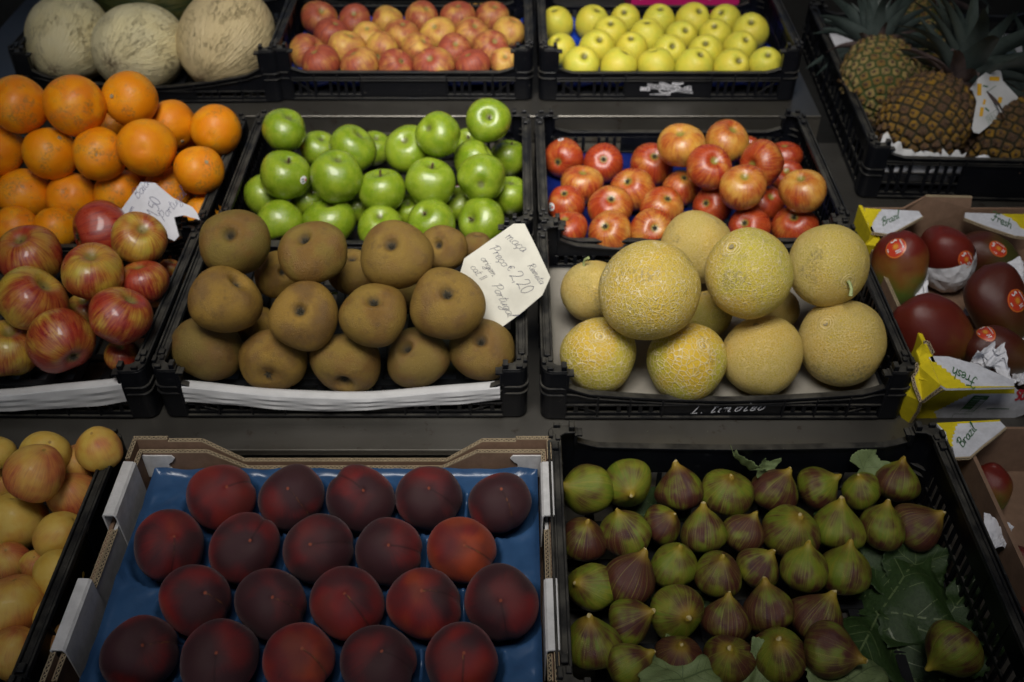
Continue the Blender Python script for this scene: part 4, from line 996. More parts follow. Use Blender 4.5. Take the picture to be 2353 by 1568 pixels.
def project_patch(body_me, q, R, loc, cdir, size, build, name, mats, parent, aspect=1., rot=0., lift=.004):
    """flat sticker artwork wrapped on to a fruit: cdir = outward direction (world) of the sticker centre"""
    bm = bmesh.new(); bm.from_mesh(body_me); bvh = BVHTree.FromBMesh(bm); bm.free()
    c = (q.inverted() @ Vector(cdir)).normalized()
    up = (q.inverted() @ Vector((0, .35, .93))); u = up.cross(c).normalized(); w = c.cross(u)
    u, w = u*math.cos(rot)+w*math.sin(rot), w*math.cos(rot)-u*math.sin(rot)
    def fn_l(l):
        def fn(a, b_):
            o = c*3 + u*a*size + w*b_*size*aspect
            hit = bvh.ray_cast(o, -c)
            p = hit[0] if hit[0] is not None else o - c*2
            return p + (hit[1] if hit[1] is not None else c)*(lift*l)
        return fn
    mb = MB(); build(mb, fn_l)
    me = mb.mesh(name, mats, True); return link(name, me, parent)
def disc(mb, fn, r=1., rings=3, n=22, mi=0):
    P = [[fn(r*k/rings*math.cos(2*math.pi*i/n), r*k/rings*math.sin(2*math.pi*i/n)) for k in range(rings+1)] for i in range(n)]
    mb.grid(P, mi, True)
def son(mb, L):
    disc(mb, L(1), 1, 4, 26, 0); ribbon(mb, [(.93*math.cos(i*.2618), .93*math.sin(i*.2618)) for i in range(25)], .05, L(2), 2)
    disc(mb, L(2), .24, 2, 14, 2)
    for k in range(10):
        a = k*.628; ribbon(mb, [(.26*math.cos(a), .26*math.sin(a)), (.36*math.cos(a), .36*math.sin(a))], .07, L(2), 2)
    write(mb, 'S', L(3), -.78, -.20, .50, .11, 0, True, mi=1); write(mb, 'N', L(3), .40, -.20, .46, .11, 0, False, mi=1)
    write(mb, 'ummmnu', L(3), -.52, .55, .24, .045, .1, False, mi=1, track=1.1); write(mb, 'nun', L(3), -.26, -.80, .22, .04, .1, False, mi=1, track=1.1)
def pinkst(mb, L):
    disc(mb, L(1), 1, 3, 22, 0); write(mb, 'ruu', L(2), -.62, .16, .50, .12, 0, False, mi=1); write(mb, 'unr', L(2), -.62, -.42, .50, .12, 0, False, mi=1)
    disc(mb, lambda a, b_: L(2)(a+0, b_), .01, 1, 4, 1)
    for (cx, cy) in ((.52, .0), (.44, -.18)):
        P = lambda a, b_: L(3)(cx+a, cy+b_); disc(mb, P, .22, 2, 12, 2)
STK = {}
def cdir_of(loc, R, px, py):
    d = ray(px, py).normalized(); oc = CPOS - loc; bq = d.dot(oc); disc_ = bq*bq - (oc.dot(oc) - (R*.97)**2)
    t = -bq - math.sqrt(max(0, disc_)); return (CPOS + d*t - loc).normalized()
def nearest(kind, px, py):
    best = None
    for o, loc, R in FR[kind]:
        v = loc - CPOS; z = v.dot(FW); x = PCX + FPX*v.dot(RT)/z; y = PCY - FPX*v.dot(UPV)/z; d = math.hypot(x-px, y-py)
        if best is None or d < best[0]: best = (d, o, loc, R)
    return best[1:]
def bias_of(kind, i, n, row):
    r = rnd.random
    if kind == 'green': return (-.35+.5*r(), 0, 0)
    if kind == 'redapple': return {'top of the heap': (.30+.45*r(), 0, 0)}.get(row, (.62+.55*r(), 0, 0))
    if kind == 'topapple': return (.05+1.05*r(), 0, 0)
    if kind == 'yellowapple': return (.15+.25*r(), 0, 0)
    if kind == 'leftapple': return (.55+.35*r(), 0, 0)
    if kind == 'russet': return (.1+.5*r(), .2+.6*r(), 0)
    if kind == 'orange': return (r(), 0, 0)
    if kind == 'netmelon': return (.15+.2*r(), .9, .2*r())
    if kind == 'peach': return (-.06+.18*r(), .25+.6*r(), 0)
    if kind == 'apricot': return (-.10+.70*r(), 0, 0)
    if kind == 'fig': return (.12+.6*r(), 0, 0)
    if kind == 'mango': return (.25, 0, 0)
    return (0, 0, 0)
OVER = {('netmelon','top',0): (1,.48,.1), ('netmelon','top',1): (.85,.42,.7), ('netmelon','top',2): (.3,.8,.35), ('netmelon','front row',0): (1,.12,.6), ('netmelon','front row',1): (1,0,.95),
        ('netmelon','behind',2): (.2,0,1), ('melon_big','row',2): (.9,0,0), ('melon_big','back',0): (0,1,0), ('leftapple','back',1): (1.6,0,0),
        ('mango','back row',0): (.0,0,0), ('mango','back row',1): (.75,0,0), ('mango','back row',2): (-.1,.65,0), ('mango','middle row',0): (.5,.55,0), ('mango','front row',0): (.8,.25,0), ('mango','front row',1): (.6,.6,0),
        ('peach','back row',0): (.22,.2,0), ('peach','second row',4): (.42,1,0), ('peach','back row',1): (-.12,0,0), ('peach','back row',4): (-.2,0,0), ('peach','back row',3): (-.1,0,0),
        ('peach','third row',3): (.16,.9,0), ('peach','front row',2): (.18,.9,0)}
ROWTXT = {'front row':'front row','back row':'back row'}
for (kind, row), L in rows.items():
    if kind in ('pineapple',): continue
    def sx(n_):
        v = Vector(n_[:3]) - CPOS; return v.dot(RT)/v.dot(FW)
    L.sort(key=sx); name, cat, look, where, grp = INFO[kind]; vk = 'mango' if kind == 'lowmango' else kind
    for i, nn in enumerate(L):
        loc = Vector(nn[:3]); R = nn[3]; ax = Vector(nn[4:7]); 
        var = SH[vk][rnd.randrange(len(SH[vk]))]
        if kind == 'netmelon' and (row, i) in (('top',0),): var = SH[vk][1]
        spin = rnd.uniform(0, 6.28)
        if kind == 'peach': spin = {('back row',2): 2.0, }.get((row, i), rnd.uniform(-2.6, .4))
        q = orient(ax, spin)
        o = link(name, var); o.location = loc; o.rotation_mode = 'QUATERNION'; o.rotation_quaternion = q; o.scale = (R, R, R)
        if kind == 'peach': o.scale = (R*1.02, R*1.02, R*1.02)
        fs = {'green': 1.05, 'redapple': 1.07, 'topapple': 1.09, 'yellowapple': 1.09, 'apricot': 1.05}.get(kind)
        if fs: o.scale = (R*fs,)*3
        if kind == 'fig': o.scale = (R*1.16,)*3; o.location = loc - ax*R*.14
        if kind in ('mango', 'lowmango'): o.scale = (R*.88, R*.88, R*.88)
        if kind == 'melon_big': o.scale = (R*1.0, R*1.0, R*1.0)
        cb = OVER.get((kind, row, i), bias_of(kind, i, len(L), row)); o.color = (*cb, 1)
        key = (kind, row, i)
        if key in SPECIAL: lab = SPECIAL[key]
        elif len(L) == 1: lab = f'{look}, the only one in the {row} of {where}' if kind != 'fig' else 'lone ripe fig lying apart on the leaves, bottom right of the fig crate'
        else:
            rt = {('orange','top row of the heap'):'top row', ('green','top of the heap'):'topmost layer', ('green','second tier back'):'back second tier', ('green','second tier front'):'front second tier',
                  ('green','bottom layer behind'):'half-hidden layer', ('redapple','top of the heap'):'raised top layer', ('leftapple','back'):'back row', ('leftapple','upper row'):'upper row',
                  ('russet','half-hidden row behind'):'half-hidden back row', ('russet','bottom front row'):'bottom row', ('russet','gaps'):'deep gaps', ('netmelon','behind'):'back', ('netmelon','top'):'top layer', ('apricot','top'):'top pair', ('lowmango','row'):'visible three'}.get((kind, row), row)
            od = 'rightmost' if (i == len(L)-1 and len(L) > 2) else ('leftmost' if i == 0 else ORD[i] + ' from left')
            lab = f'{look}, {od} in the {rt} of {where}'
        tag(o, lab, cat, grp)
        FR.setdefault(kind, []).append((o, loc, R))
        # parts
        if kind in ('green', 'redapple', 'topapple', 'yellowapple', 'leftapple', 'russet'):
            facing = ax.dot((CPOS-loc).normalized())
            if facing > -.2:
                if kind == 'green' and rnd.random() < .35: link('stem', ME_stem, o)
                elif kind == 'russet': link('calyx', ME_calt, o)
                else: link('stem', ME_stub, o)
            if facing < .2:
                c_ = link('calyx', ME_cal, o)
        elif kind == 'orange' and ax.dot((CPOS-loc).normalized()) > 0: link('stem_button', ME_button, o)
        elif kind == 'netmelon':
            if (row, i) in (('top',2),('behind',0)): link('stem', ME_mstem, o)
            elif (row, i) != ('top',0): link('stem_scar', ME_mscar, o)
        elif kind == 'mango' and (row, i) == ('back row', 1): link('stem', ME_mgs, o)
# stickers
for kind, px, py, sz, art, mats, asp, rot, nm in (
    ('mango', 2060, 577, .0145, son, 'r', 1.0, -.9, 1), ('mango', 2217, 596, .0145, son, 'r', .8, -.9, 1), ('mango', 2296, 571, .0150, son, 'r', .8, -.6, 1),
    ('mango', 2342, 690, .0165, son, 'r', 1.0, -1.0, 1), ('mango', 2269, 773, .015, son, 'r', .7, -.4, 1),
    ('green', 693, 413, .0066, pinkst, 'w', 1.0, .2, 1), ('green', 1053, 418, .0066, pinkst, 'w', 1.0, 1.2, 1), ('green', 1143, 483, .0066, pinkst, 'w', 1.0, .9, 1),
    ('redapple', 1289, 325, .0062, pinkst, 'w', .8, .2, 1), ('redapple', 1798, 383, .0062, pinkst, 'w', 1.3, .2, 1), ('redapple', 1270, 475, .0068, pinkst, 'w', 1., .2, 1)):
    o, loc, R = nearest(kind, px, py); Rs = o.scale[0]
    mats_ = [M['sticker_red'], M['sticker_white'], M['sticker_gold']] if mats == 'r' else [M['sticker_white'], M['sticker_dark'], M['sticker_red']]
    cd = cdir_of(loc, R*.98, px, py)
    project_patch(o.data, o.rotation_quaternion, R, loc, cd, sz/Rs, art, 'sticker', mats_, o, asp, rot, .0006/Rs)

# ================================================================ PINEAPPLES
def pine_mesh(seed, h=1.28, wob=.02, eyes=9):
    nu, nv = 150, 150; r = random.Random(seed)
    v = np.linspace(.012, math.pi-.012, nv); u = np.linspace(0, 2*math.pi, nu, endpoint=False)
    sr = np.sin(v)**.78; z = h*np.cos(v)
    # arc length down the side so that eyes keep their size
    s = np.concatenate([[0], np.cumsum(np.hypot(np.diff(sr), np.diff(z)))]); T = s[-1]
    rowsN = 15; seeds = []
    for k in range(rowsN):
        sk = T*(k+.5)/rowsN; rr = float(np.interp(sk, s, sr)); n = max(4, int(round(2*math.pi*rr/(T/rowsN)/1.12)))
        for i in range(n): seeds.append((2*math.pi*(i+.5*(k % 2)+.15*k)/n, sk, rr, r.random()))
    sd_ = np.array(seeds); V = np.zeros((nv, nu, 3)); E_ = np.zeros((nv, nu)); Tn = np.zeros((nv, nu)); pit = T/rowsN
    for a in range(nv):
        du = u[:, None]-sd_[None, :, 0]; du = (du+math.pi) % (2*math.pi)-math.pi
        d = np.hypot(du*max(sr[a], .12), (s[a]-sd_[None, :, 1])*1.05)/pit
        idx = np.argsort(d, axis=1)[:, :2]; d1 = np.take_along_axis(d, idx[:, :1], 1)[:, 0]; d2 = np.take_along_axis(d, idx[:, 1:2], 1)[:, 0]
        e_ = np.clip(1-(d2-d1)/.75, 0, 1)         # 1 on the seams, 0 well inside an eye
        E_[a] = e_ * .999; E_[a] = np.where(d1 < .16, .1*e_, np.maximum(E_[a], .25))
        Tn[a] = sd_[idx[:, 0], 3]
        hgt = .105*(1-e_**2.0) + .050*np.exp(-(d1/.13)**2) - .03*np.exp(-((d1-.24)/.08)**2) + .02*np.sin(23*u+7*v[a])*np.sin(17*v[a]+5*u)
        rr = sr[a]*(1+wob*np.sin(2*u+seed)) ; nz = math.cos(v[a])
        V[a, :, 0] = (rr+hgt*math.sin(v[a]))*np.cos(u); V[a, :, 1] = (rr+hgt*math.sin(v[a]))*np.sin(u); V[a, :, 2] = z[a]+hgt*nz
    me = bpy.data.meshes.new('pineapple_body'); F = [(a*nu+i, (a+1)*nu+i, (a+1)*nu+(i+1) % nu, a*nu+(i+1) % nu) for a in range(nv-1) for i in range(nu)]
    F.append(tuple(range(nu))); F.append(tuple((nv-1)*nu+i for i in range(nu))[::-1])
    me.from_pydata(V.reshape(-1, 3).tolist(), [], F); me.materials.append(M['pineapple'])
    for nm, arr in (('eye', E_), ('tone', Tn)):
        at_ = me.attributes.new(nm, 'FLOAT', 'POINT'); at_.data.foreach_set('value', arr.reshape(-1))
    me.polygons.foreach_set('use_smooth', [True]*len(F)); me.update(); return me
def leaf_strip(L_, w, curl, name, mat, seed, fold=.35):
    r = random.Random(seed); b = MB(); n = 14; P = []
    for k in range(n+1):
        t = k/n; ww = w*(1-t)**.75*(.75+.7*t if t < .3 else 1-.15*(t-.3))*.9 + .0004
        ang = curl*t*t; x = L_*(t - .12*curl*t**3); z = -L_*curl*.38*t*t + .02*L_*math.sin(6*t+seed)
        P.append([(x, s_*ww, z + fold*ww*(abs(s_)**1.5)) for s_ in (-1, -.5, 0, .5, 1)])
    b.grid(P); b.grid([[(p[0], p[1], p[2]-.0012) for p in row_] for row_ in P])
    return b.mesh(name, mat, True)
LEAFS = [leaf_strip(.120, .0195, .6+.5*k, 'leaf', M['crownleaf'], k) for k in range(4)] + [leaf_strip(.10, .015, 1.9, 'leaf', M['dryleaf'], 9)]
PIN = [('golden brown pineapple standing in front, tilted, at the corner of its crate', 1), ('greenish pineapple leaning behind the front one, crown pointing left and back', 0), ('dark brown pineapple at the right edge under the white tag', 2)]

def pineapple(lab, loc, R, ax, seed, tone, nleaf=38, h=1.28, crown_len=1.0, spread=1.0, crown_side=1):
    q = orient(ax, seed*1.7)
    t = empty('pineapple', loc, quat=q); tag(t, lab, 'pineapple', 'pineapples in the right hand crate')
    bdy = link('body', pine_mesh(seed, h), t); bdy.scale = (R, R, R); bdy.color = (0, tone, 0, 1)
    cr = bpy.data.objects.new('crown', None); COL.objects.link(cr); cr.parent = t; cr.location = (0, 0, R*h*.97*crown_side); cr.empty_display_size = .02
    if crown_side < 0: cr.rotation_euler = (math.pi, 0, 0)
    r = random.Random(seed)
    for k in range(nleaf):
        tt = k/nleaf; az = k*2.39996; el = math.radians(22 + 60*tt**.8 + r.uniform(-7, 7)); dry = tt < .16
        me = LEAFS[4] if dry else LEAFS[r.randrange(4)]
        o = link('leaf', me, cr); sc = crown_len*(.55+.6*math.sin(math.pi*min(1, tt*.8+.15)))*r.uniform(.85, 1.15)
        o.scale = (sc, sc, sc); o.rotation_euler = (r.uniform(-.25, .25), -el*spread, az); o.location = (0, 0, .028*tt)
    return t

def wdir(loc, sx_, sy_, sz_):   # direction given as right / up in view / towards the camera
    v = (CPOS-loc).normalized(); rt = (RT - v*RT.dot(v)).normalized(); up = v.cross(rt); return (rt*sx_ + up*sy_ + v*sz_).normalized()
pA = at(2127, 278, .72); pB = at(2022, 185, .715); pC = at(2320, 318, .69); pD = at(2120, 95, .70)
pineapple(PIN[0][0], pA, .072, wdir(pA, .50, .74, -.42), 3, .0, 64, 1.08, 1.25, 1.0)
pineapple(PIN[1][0], pB, .068, wdir(pB, -.12, .62, -.78), 5, 1., 62, 1.30, .95, 1.05)
pineapple(PIN[2][0], pC, .070, wdir(pC, .25, .55, -.75), 8, .0, 34, 1.15, 1.1)
pineapple('green crowned pineapple far back, mostly hidden behind the greenish one', pD, .066, wdir(pD, .1, .9, -.3), 12, 1., 44, 1.2, 1.15)
# cardboard-tied tag hanging over the right pineapple
tg = empty('price_tag', atp(2290, 240, pA + Vector((.06, 0, 0)), -FW)); tag(tg, 'white swing tag printed with small yellow fruits on the right pineapple', 'tag')
def pmap(org, n, lift=0., parent_loc=None):
    n = Vector(n).normalized()
    def fn(px, py): return atp(px, py, org, n) + n*lift - parent_loc
    return fn
o0 = Vector(tg.location) - FW*.035; nrm = (-FW + Vector((.25, 0, .05))).normalized(); pl = Vector(tg.location)
T_ = lambda u, v: (2205.9 + u*.1290, 110.3 + v*.1290)     # close-up grid to picture
fnt = pmap(o0, nrm, 0, pl); b = MB()
pts = [(175,735),(330,540),(480,420),(590,270),(720,350),(760,580),(1000,840),(1070,930),(1030,1070),(560,1350),(340,1530),(240,1500),(215,1430),(300,960),(225,760)]
b.prism([fnt(*T_(*p)) for p in pts], nrm*-.0008); link('tag_board', b.mesh('tag_board', M['paper']), tg)
b = MB(); fl = pmap(o0, nrm, .0004, pl); TT = lambda u, v: fl(*T_(u, v))
for (x0_, y0_, x1_, y1_, w_) in ((345,640,340,850,75),(520,550,700,555,75),(440,920,420,1010,45),(395,1060,370,1220,62),(720,880,700,980,70)):
    ribbon(b, [(x0_, y0_), ((x0_*3+x1_)/4, (y0_*3+y1_)/4), ((x0_+x1_)/2, (y0_+y1_)/2), (x1_, y1_)], w_, TT)
link('printed_fruit', b.mesh('printed_fruit', simple('yellow_print', (.62,.34,.02), .5, .1)), tg)
b = MB()
for q_ in ([(405,675),(490,695)], [(445,1070),(515,1130)]): ribbon(b, q_, 28, TT)
for k in range(4): ribbon(b, [(480+k*38, 1240-k*22), (520+k*38, 1345-k*26)], 7, TT); ribbon(b, [(500+k*45, 1215-k*24), (545+k*45, 1310-k*26)], 4, TT)
ribbon(b, [(450,1240),(500,1370),(700,1240),(755,1120),(680,1080),(450,1240)], 5, TT)
for k in range(4): ribbon(b, [(460+k*45, 800-k*30), (505+k*45, 765-k*30)], 8, TT)
link('small_print', b.mesh('small_print', M['green_print']), tg)

# ================================================================ PAPER LININGS
def drape(name, label, cr, x0, x1, ztop, drop, parent_top=True, seed=1, inner=.06, sagfn=None, mat='paper', frm=.0):
    """sheet folded over a crate's front wall"""
    r = random.Random(seed); b = MB(); n = 110; P = []
    ph = [r.uniform(0, 6.28) for _ in range(8)]
    for i in range(n+1):
        t = i/n; x = x0+(x1-x0)*t; zt = ztop(x) ; row_ = []
        k1 = .0011*math.sin(7*t+ph[0]) + .0007*math.sin(17*t+ph[1]); cr1 = lambda zz: .0013*abs(((x*16+zz*55+ph[2]) % 2) - 1) + .0009*abs(((x*31-zz*70+ph[3]) % 2) - 1)
        low = drop*(1+.10*math.sin(5*t+ph[4])+.05*math.sin(13*t+ph[5]))
        prof = [(.030, zt-.022), (.014, zt-.004+k1), (.0100, zt+.0012+k1), (.0050, zt+.0030+k1), (-.0036, zt+.0026+k1), (-.0050, zt+.0012+k1)] + [(-.0052-cr1(f), zt-low*f) for f in (.2, .4, .6, .8, 1.0)]
        for (y, z) in prof: row_.append((x, y, z))
        P.append(row_)
    b.grid(P); me = b.mesh(name, M[mat], False); o = link(name, me); so_ = o.modifiers.new('thick', 'SOLIDIFY'); so_.thickness = .0003
    o.location = cr.location; o.rotation_euler = cr.rotation_euler; tag(o, label, 'paper'); return o
drape('paper_liner', 'white paper folded over the front of the russet apple crate', C_russet, -.212, .212, lambda x: .0355+.020*abs(x/.215)**1.6, .020, seed=4)
drape('paper_liner', 'white paper folded over the front of the striped apple crate', C_left, -.212, .214, lambda x: .0385+.026*abs(x/.215)**1.6, .026, seed=7)
def sheet(name, label, cr, x0, x1, y0, y1, z, amp, mat, seed, cat='paper', up=.0, front=0.):
    r = random.Random(seed); ph = [r.uniform(0, 6.28) for _ in range(8)]; n, m_ = 60, 40; P = []
    for i in range(n+1):
        row_ = []
        for j in range(m_+1):
            x = x0+(x1-x0)*i/n; y = y0+(y1-y0)*j/m_; e_ = max(0, 1-min(i, n-i, j, m_-j)/3.)
            row_.append((x, y, z + amp*(math.sin(41*x+ph[0]+9*y)*.5+math.sin(77*y+ph[1]+21*x)*.3+abs(math.sin(60*x-35*y+ph[2]))*.6) + up*e_))
        if front: row_.insert(0, (row_[0][0], y0-.002, front*(1+.25*math.sin(33*row_[0][0]+ph[4])+.12*math.sin(95*row_[0][0]))))
        P.append(row_)
    b = MB(); b.grid(P); o = link(name, b.mesh(name, M[mat], True)); s2 = o.modifiers.new('thick', 'SOLIDIFY'); s2.thickness = .0004
    o.location = cr.location; o.rotation_euler = cr.rotation_euler; tag(o, label, cat); return o
sheet('paper_liner', 'pale paper lying flat beneath the netted melons', C_net, -.228, .228, .0075, .318, .0135, .0015, 'dull_paper', 2, up=.0, front=.021)
sheet('paper_liner', 'white paper glimpsed through the slots of the russet apple crate', C_russet, -.228, .228, .0075, .03, .0125, .0004, 'paper', 12, front=.022)
sheet('paper_liner', 'white paper glimpsed through the slots of the striped apple crate', C_left, -.228, .228, .0075, .03, .0125, .0004, 'paper', 13, front=.022)
sheet('paper_liner', 'white paper lining beneath the pineapples', C_pine, -.232, .232, .0075, .585, .016, .003, 'tissue', 3, up=.028, front=.066)
# torn paper standing at the front corner of the pineapple crate
b = MB(); n = 22; P = []
for i in range(n+1):
    x = -.236+.15*i/n; zt = .121-.034*min(1, i/8.)+.004*math.sin(i*1.7)+(.003 if i % 3 else -.002)
    P.append([(x, .012, .020), (x, .010+.002*math.sin(i*2.1), .06), (x+.002, .009+.003*math.sin(i*1.3), zt)])
b.grid(P); o = link('torn_paper', b.mesh('torn_paper', M['paper'], True)); o.location = C_pine.location; o.rotation_euler = C_pine.rotation_euler
s2 = o.modifiers.new('thick', 'SOLIDIFY'); s2.thickness = .0005; tag(o, 'torn white paper edge standing inside the front of the pineapple crate', 'paper')
# blue moulded trays
def cups(name, label, cr, x0, x1, y0, y1, z, pitch, amp, mat):
    n, m_ = 120, 80; P = []
    for i in range(n+1):
        row_ = []
        for j in range(m_+1):
            x = x0+(x1-x0)*i/n; y = y0+(y1-y0)*j/m_; row_.append((x, y, z + amp*math.cos(2*math.pi*x/pitch)*math.cos(2*math.pi*y/pitch)))
        row_.insert(0, (row_[0][0], y0-.003, z+.016+.005*math.sin(50*row_[0][0]))); P.append(row_)
    b = MB(); b.grid(P); o = link(name, b.mesh(name, M[mat], True)); s2 = o.modifiers.new('thick', 'SOLIDIFY'); s2.thickness = .0008
    o.location = cr.location; tag(o, label, 'tray')
cups('fruit_tray', 'deep blue moulded tray beneath the shiny red apples', C_red, -.230, .230, .014, .326, .014, .078, .004, 'darkblue')
cups('fruit_tray', 'deep blue moulded tray beneath the matte apples', C_topapple, -.232, .232, .012, .320, .022, .070, .008, 'slotblue')
cups('fruit_tray', 'deep blue moulded tray beneath the yellow apples', C_yellow, -.232, .232, .012, .320, .022, .070, .008, 'slotblue')

# ================================================================ CORRUGATED BOARD
def flutes(mb, p0, p1, w, up=(0,0,1), pitch=.0055, hgt=.0016, wdir_=None):
    """cut edge of corrugated board from p0 to p1: two liners and the wavy core between, on a dark strip painted as the shade of the hollow"""
    p0, p1, up = Vector(p0), Vector(p1), Vector(up); d = (p1-p0); L_ = d.length; d.normalize()
    s_ = Vector(wdir_) if wdir_ else d.cross(up).normalized()
    def q(a, c, h_): return p0 + d*a + s_*c + up*h_
    for (c0, c1, hh, mi) in ((-w/2, -w/2+.0007, hgt, 0), (w/2-.0007, w/2, hgt, 0), (-w/2+.0007, w/2-.0007, hgt*.25, 1)):
        b_ = [q(0, c0, 0), q(L_, c0, 0), q(L_, c1, 0), q(0, c1, 0)]; mb.prism(b_, up*hh, mi)
    n = max(2, int(L_/pitch*2)); prev = None
    for k in range(n+1):
        a = L_*k/n; c = (w/2-.0009)*(1 if k % 2 else -1)
        if prev is not None:
            a0, c0 = prev; t_ = .00055
            mb.prism([q(a0-t_, c0, hgt*.2), q(a0+t_, c0, hgt*.2), q(a+t_, c, hgt*.2), q(a-t_, c, hgt*.2)], up*hgt*.75, 0)
        prev = (a, c)
def carton_part(par, name, fn, mats, bevel=0):
    b = MB(); fn(b); return link(name, b.mesh(name, mats), par, bevel)
# peach carton -----------------------------------------------------------------
PX0, PX1, PY0, PY1, PZ0, PH = -.463, .047, .500, .836, .583, .121
pc = empty('peach_carton', (PX0, PY0, PZ0)); tag(pc, 'open cardboard carton with white folded rims holding the dark peaches', 'carton')
PW, PD = PX1-PX0, PY1-PY0; T1 = .005
EDG = [M['kraft_edge'], M['flute_shade']]
def panel_poly(b, prof, y, t, mi=0): b.prism([(x, y, z) for x, z in prof], (0, t, 0), mi)
def endprof(zc, zm, inset, step=.004):
    x0_, x1_ = inset, PW-inset
    return [(x0_, .0), (x1_, 0), (x1_, zc), (x1_-.042, zc), (x1_-.042, zc-step), (x1_-.083, zc-step), (x1_-.128, zm), (x0_+.128, zm), (x0_+.083, zc-step), (x0_+.042, zc-step), (x0_+.042, zc), (x0_, zc)]
def add_endwall(yo, yi, sgn):
    po = endprof(PH, PH-.040, 0.0)
    carton_part(pc, 'end_wall', lambda b: panel_poly(b, po, yo, T1*sgn), M['kraft'])
    pi_ = endprof(PH-.014, PH-.044, .006, 0)
    carton_part(pc, 'inner_flap', lambda b: panel_poly(b, pi_, yi, T1*sgn), M['kraft'])
    def ed(b):
        for prof, yy in ((po, yo), (pi_, yi)):
            for k in range(2, len(prof)-1):
                a, c = prof[k], prof[k+1]
                if abs(a[0]-c[0]) < .002: continue
                flutes(b, (a[0], yy+T1*sgn/2, a[1]), (c[0], yy+T1*sgn/2, c[1]), T1, up=Vector((-(c[1]-a[1]), 0, (c[0]-a[0]))).normalized()*(1 if c[0] > a[0] else -1), wdir_=(0,1,0))
    carton_part(pc, 'corrugated_edge', ed, EDG)
add_endwall(PD-T1-.0005, PD-2*T1-.0045, 1); add_endwall(.0005, .0100, 1)
for s in (0, 1):
    X = (lambda q: q) if s == 0 else (lambda q: PW-q)
    def bx(b, qa, qb, ya, yb, za, zb, mi=0):
        xa, xb = sorted((X(qa), X(qb))); b.box(xa, xb, ya, yb, za, zb, mi)
    carton_part(pc, 'side_wall', lambda b: (bx(b, -.0006, T1-.001, .002, PD-.002, 0, PH-.024), bx(b, -.0006, T1-.001, .004, .042, PH-.024, PH-.002), bx(b, -.0006, T1-.001, PD-.036, PD-.006, PH-.024, PH-.001)), M['kraft'])
    carton_part(pc, 'inner_side', lambda b: (bx(b, T1, T1+.004, .016, PD-.018, 0, PH-.025)), M['white_board'])
    for (ya, yb) in ((.044, .130), (.215, PD-.040)):
        def fold(b, ya=ya, yb=yb):
            prof = [(-.0030, PH-.040), (-.0030, PH-.003), (-.001, PH+.0005), (.0105, PH-.0002), (.0130, PH-.003), (.0135, PH-.060), (.0120, PH-.060), (.0112, PH-.006), (.0095, PH-.0030), (.0005, PH-.0030), (-.0008, PH-.006), (-.0012, PH-.040)]
            b.prism([(X(q), ya, z) for q, z in prof], (0, yb-ya, 0))
        carton_part(pc, 'folded_rim', fold, M['white_board'], .0006)
    def ed2(b):
        for qx in (.0022, .0078): flutes(b, (X(qx), .132, PH-.025), (X(qx), .213, PH-.025), T1, wdir_=(1,0,0))
        flutes(b, (X(.0022), PD-.036, PH-.001), (X(.0022), PD-.006, PH-.001), T1, wdir_=(1,0,0)); flutes(b, (X(.0022), .004, PH-.002), (X(.0022), .042, PH-.002), T1, wdir_=(1,0,0))
        flutes(b, (X(.0090), PD-.050, PH-.012), (X(.0090), PD-.014, PH-.012), T1, wdir_=(1,0,0)); flutes(b, (X(.0090), .016, PH-.012), (X(.0090), .050, PH-.012), T1, wdir_=(1,0,0))
    carton_part(pc, 'corrugated_edge', ed2, EDG)
    def cf(b):                                   # white flap turning the back corner, with its wavy cut end
        prof = [(.010, PH-.055), (.010, PH-.0165)] + [(.046, PH-.0165), (.049, PH-.021), (.045, PH-.027), (.040, PH-.031), (.040, PH-.038), (.044, PH-.043), (.050, PH-.045), (.050, PH-.055)]
        b.prism([(X(q), PD-2*T1-.0052, z) for q, z in prof], (0, -.002, 0))
    carton_part(pc, 'corner_flap', cf, M['white_board'])
    carton_part(pc, 'corner_post', lambda b: bx(b, T1+.0002, T1+.0042, PD-.050, PD-.014, 0, PH-.012), M['kraft']); carton_part(pc, 'corner_post', lambda b: bx(b, T1+.0002, T1+.0042, .0165, .050, 0, PH-.012), M['kraft'])
carton_part(pc, 'carton_floor', lambda b: b.box(.003, PW-.003, .003, PD-.003, .001, .006), M['kraft'])
carton_part(pc, 'side_label', lambda b: b.box(-.0042, -.0034, .075, .205, .045, .086), simple('yellow_label', (.42,.36,.01), .5, .15, 60))
# blue moulded tray with a cup under every peach
PE = [(l.x-PX0, l.y-PY0, l.z-PZ0, R) for o, l, R in FR['peach']]
nx, ny = 190, 125; P = []
tx0, tx1, ty0, ty1 = .0215, PW-.0155, .016, PD-.018
for i in range(nx+1):
    row_ = []
    for j in range(ny+1):
        x = tx0+(tx1-tx0)*i/nx; y = ty0+(ty1-ty0)*j/ny; z = .076
        ds = sorted((math.hypot(x-p[0], y-p[1])/p[3], p) for p in PE)[:2]
        d1, p = ds[0]
        cu = max(0, 1-(d1/1.20)**2); z -= .034*cu**.45 if d1 < 1.20 else 0
        z += .0045*math.exp(-((ds[1][0]-ds[0][0])/.10)**2)*math.exp(-((d1-1.12)/.12)**2)     # little bridges between the cups
        far = max(0, d1-1.25); z += .0030*min(1, far*4)*(math.sin(70*x+40*y)*.5 + math.sin(130*x-90*y+2*math.sin(60*y))*.35)
        ed = min(i, nx-i, j, ny-j)/4.; z += .007*max(0, 1-ed)**2
        row_.append((x, y, z))
    P.append(row_)
b = MB(); b.grid(P); o = link('peach_tray', b.mesh('peach_tray', M['bluetray'], True)); o.location = (PX0, PY0, PZ0)
tag(o, 'blue moulded plastic tray with a cup under each dark peach', 'tray')

